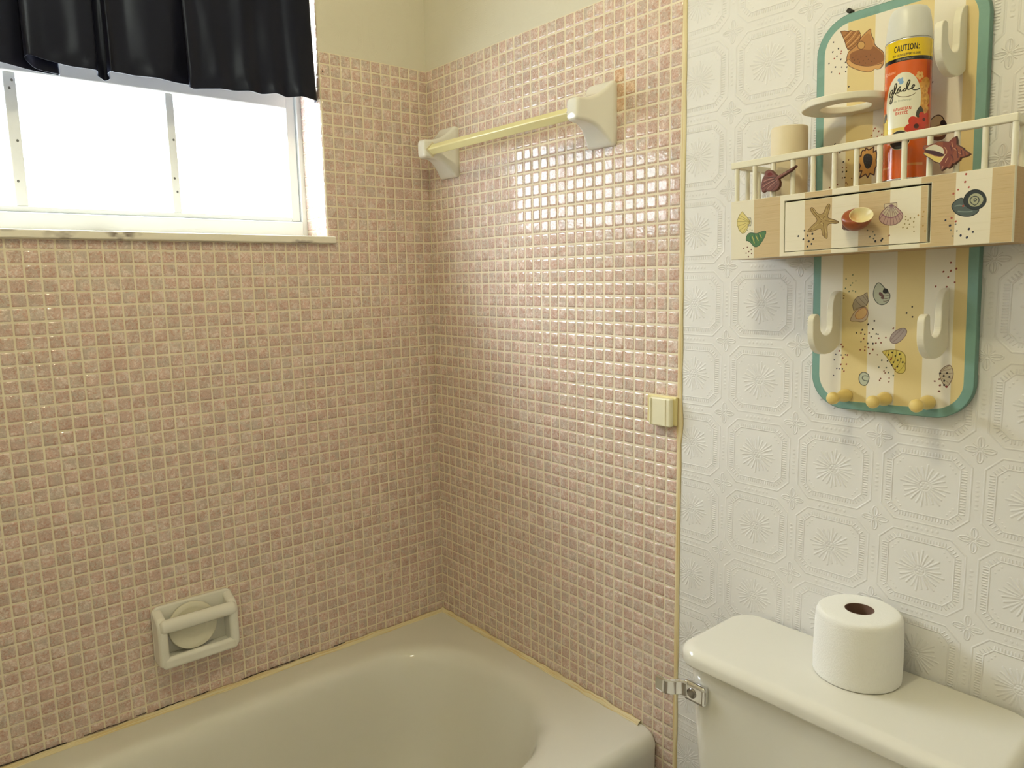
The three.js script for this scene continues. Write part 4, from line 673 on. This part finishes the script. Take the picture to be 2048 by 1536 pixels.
// aerosol can
{
  const t = thing('aerosol_can', 'orange aerosol air freshener can with yellow caution band on the shelf', 'spray can');
  onShelf(t, 0.0365, 0.0545, 0);
  const R = 0.0268, H = 0.1725, W = 1700, HH = 1725;
  const label = canvasMap(W, HH, (x) => {
    // u, v: place on the front of the can in half millimetres and so on; X, Y: canvas pixels, 10 to the millimetre
    const X = (u) => 850 + (u - 1807) * 6.0, Y = (u, v) => (v + 0.125 * (u - 1807) - 84) * 6.28;
    const pt = (a, b) => [X(1755 + a / 12.8), Y(1755 + a / 12.8, 130 + b / 12.8)];
    x.fillStyle = '#d85f1c'; x.fillRect(0, 0, W, HH);
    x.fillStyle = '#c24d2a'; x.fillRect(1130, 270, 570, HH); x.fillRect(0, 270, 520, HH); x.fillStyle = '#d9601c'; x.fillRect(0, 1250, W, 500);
    // caution band
    x.fillStyle = '#e3c218'; x.fillRect(0, 0, W, 226); x.fillStyle = '#15120f'; x.fillRect(0, 226, W, 46);
    x.textAlign = 'center'; x.textBaseline = 'middle';
    x.fillStyle = '#120e0c'; x.font = 'bold 102px sans-serif'; x.save(); x.translate(870, 112); x.scale(0.62, 1); x.fillText('CAUTION:', 0, 0); x.restore();
    x.font = 'bold 38px sans-serif'; x.save(); x.translate(868, 194); x.scale(0.62, 1); x.fillText('MAY CAUSE SLIPPERY FLOORS', 0, 0); x.restore();
    x.fillStyle = '#9c9488'; x.font = 'bold 30px sans-serif'; x.save(); x.translate(858, 250); x.scale(0.62, 1); x.fillText('AVOID OVER SPRAYING', 0, 0); x.restore();
    x.fillStyle = '#f0b088'; x.font = 'italic bold 50px sans-serif'; x.save(); x.translate(660, 390); x.scale(0.7, 1); x.fillText('SCJohnson', 0, 0); x.restore();
    // fruit and flowers round the badge
    const flower = (cx, cy, r, fill, eye) => { for (let k = 0; k < 5; k++) { const a = k * 1.2566 + 0.4; x.fillStyle = fill; x.beginPath(); x.ellipse(cx + r * 0.6 * Math.cos(a), cy + r * 0.6 * Math.sin(a), r * 0.55, r * 0.45, a, 0, 7); x.fill(); } x.fillStyle = eye; x.beginPath(); x.arc(cx, cy, r * 0.26, 0, 7); x.fill(); };
    for (const [cx, cy, r] of [[1075, 640, 90], [1110, 760, 90], [1085, 880, 80], [1130, 560, 70], [560, 950, 80], [565, 1080, 90]]) { x.fillStyle = '#d79a42'; x.beginPath(); x.arc(cx, cy, r, 0, 7); x.fill(); }
    for (let k = 0; k < 40; k++) { x.fillStyle = k % 2 ? 'rgba(230,180,80,0.6)' : 'rgba(170,110,40,0.4)'; x.beginPath(); x.arc(1030 + 140 * rnd(), 530 + 400 * rnd(), 10 + 14 * rnd(), 0, 7); x.fill(); }
    // white badge and the pale sand below it
    x.fillStyle = '#e6e3cf'; x.beginPath(); x.ellipse(835, 770, 222, 360, 0.06, 0, 7); x.fill();
    x.fillRect(650, 800, 330, 330);
    x.fillStyle = '#e4c86a'; x.fillRect(640, 1085, 400, 90); x.fillStyle = '#dba542'; x.fillRect(560, 1140, 520, 80); x.fillStyle = '#e6cf6a'; x.fillRect(560, 960, 90, 240);
    flower(1035, 470, 46, '#e3b36a', '#c9803c');
    x.fillStyle = '#3d3a2e'; x.beginPath(); x.moveTo(1055, 840); x.quadraticCurveTo(1120, 900, 1095, 975); x.quadraticCurveTo(1040, 1010, 1000, 965); x.quadraticCurveTo(995, 890, 1055, 840); x.fill();
    x.beginPath(); x.ellipse(590, 930, 34, 60, 0.4, 0, 7); x.fill();
    flower(1010, 1090, 120, '#c8321f', '#4a1512'); flower(1110, 1010, 90, '#d23a24', '#5a1a14');
    // bird mark, script name
    x.fillStyle = '#7fa6d4'; for (const [a, b, rx, ry, ro] of [[560, 440, 55, 40, 0.6], [620, 430, 30, 60, 0.3], [610, 500, 60, 45, -0.4], [600, 450, 50, 50, 0]]) { const [px, py] = pt(a, b); x.beginPath(); x.ellipse(px, py, rx * 0.47, ry * 0.49, ro, 0, 7); x.fill(); }
    x.strokeStyle = '#1d1613'; x.lineWidth = 14; x.lineCap = x.lineJoin = 'round';
    const script = [[380, 675], [335, 680], [285, 770], [285, 850], [320, 850], [370, 740], [392, 690], [395, 760], [390, 880], [365, 990], [320, 1028], [298, 985], [330, 900], [400, 790], [460, 680], [495, 560], [480, 508], [445, 540], [425, 640], [430, 740], [470, 775], [500, 745], [560, 625], [600, 605], [560, 615], [510, 690], [510, 765], [555, 755], [600, 640], [585, 705], [610, 735], [660, 690], [725, 640], [690, 660], [660, 705], [690, 735], [740, 680], [800, 540], [818, 460], [790, 440], [755, 520], [740, 630], [775, 695], [840, 665], [900, 630], [935, 580], [905, 555], [865, 610], [870, 670], [930, 695], [1000, 680], [1055, 652]];
    const q = script.map(([a, b]) => pt(a, b)); x.beginPath(); x.moveTo(...q[0]); for (let i = 1; i < q.length - 1; i++) x.quadraticCurveTo(...q[i], (q[i][0] + q[i + 1][0]) / 2, (q[i][1] + q[i + 1][1]) / 2); x.lineTo(...q[q.length - 1]); x.stroke();
    x.strokeStyle = '#6a5c44'; x.lineWidth = 8; x.beginPath(); x.moveTo(...pt(460, 775)); x.bezierCurveTo(...pt(560, 900), ...pt(840, 890), ...pt(960, 760)); x.stroke();
    x.fillStyle = '#8e9384'; x.font = '36px sans-serif'; x.fillText('air freshener', ...pt(650, 950));
    x.fillStyle = '#c8402a'; x.font = 'bold 52px sans-serif'; for (const [s, a, b] of [['HAWAIIAN', 640, 1165], ['BREEZE', 635, 1265]]) { x.save(); x.translate(...pt(a, b)); x.scale(0.82, 1); x.fillText(s, 0, 0); x.restore(); }
    // dark lozenge
    x.fillStyle = '#e8d8b0'; x.beginPath(); x.ellipse(815, 1240, 128, 122, 0, 0, 7); x.fill(); x.fillStyle = '#1a1820'; x.beginPath(); x.ellipse(815, 1240, 121, 115, 0, 0, 7); x.fill();
    x.fillStyle = '#d8d4c8'; x.font = 'bold 62px sans-serif'; x.save(); x.translate(815, 1185); x.scale(0.8, 1); x.fillText('ODOR', 0, 0); x.restore();
    x.fillStyle = '#e0924a'; x.fillRect(560, 1560, 130, 26); x.fillRect(880, 1540, 230, 30);
  });
  const front = 12 * Math.PI / 180;                       // the label's middle, turned from straight out of the wall
  const skin = new THREE.CylinderGeometry(R, R, H - 0.004, 96, 1, true, front + Math.PI, Math.PI * 2).translate(0, 0.004 + (H - 0.004) / 2, 0);
  part('can_body', skin, mat({ map: label, roughness: 0.16, clearcoat: 0.4, clearcoatRoughness: 0.1 }), t, 'orange printed can');
  const tin = mat({ color: lin(0.6, 0.6, 0.6), roughness: 0.25, metalness: 1 });
  part('bottom_rim', lathe([[0.02, 0.002], [0.0255, 0], [R + 0.0003, 0.002], [R, 0.0045]], 48), tin, t);
  part('top_rim', lathe([[R, H - 0.001], [R + 0.0003, H], [R - 0.0008, H + 0.0015], [0, H + 0.0015]], 48), tin, t);
  part('spray_cap', lathe([[R - 0.0004, H + 0.0012], [R - 0.0003, H + 0.004], [R - 0.0012, H + 0.016], [R - 0.0028, H + 0.028], [R - 0.0045, H + 0.0355], [R - 0.0068, H + 0.0395], [R - 0.01, H + 0.041], [0.01, H + 0.0385], [0, H + 0.038]], 48), mat({ color: lin(0.66, 0.66, 0.62), roughness: 0.35 }), t, 'pale grey plastic cap');
}
// ---------------------------------------------------------------- ceiling lamp, above the picture
{
  const t = thing('ceiling_lamp', 'round warm ceiling lamp above the tub and toilet', 'lamp');
  t.position.set(LAMP_AT.x, 0, LAMP_AT.z);
  part('canopy', lathe([[0, 2.4], [0.07, 2.4], [0.072, 2.385], [0.03, 2.36], [0.026, 2.25], [0.034, 2.245], [0.034, 2.235], [0, 2.235]], 40), mat({ color: lin(0.7, 0.65, 0.5), roughness: 0.3, metalness: 0.8 }), t);
  const bulb = part('bulb', new THREE.SphereGeometry(0.03, 32, 20).translate(0, LAMP_AT.y, 0), new THREE.MeshStandardMaterial({ color: lin(0.9, 0.85, 0.7), emissive: lin(1, 0.93, 0.6), emissiveIntensity: 130, roughness: 0.5 }), t);
  bulb.castShadow = false;
  const light = new THREE.PointLight(lin(1, 0.93, 0.6), LAMP, 0, 2); light.name = 'ceiling_lamp_light'; light.position.copy(LAMP_AT); light.castShadow = true; light.shadow.radius = 1.45; light.shadow.mapSize.set(2048, 2048);
  scene.add(light);
}
renderer.render(scene, camera);
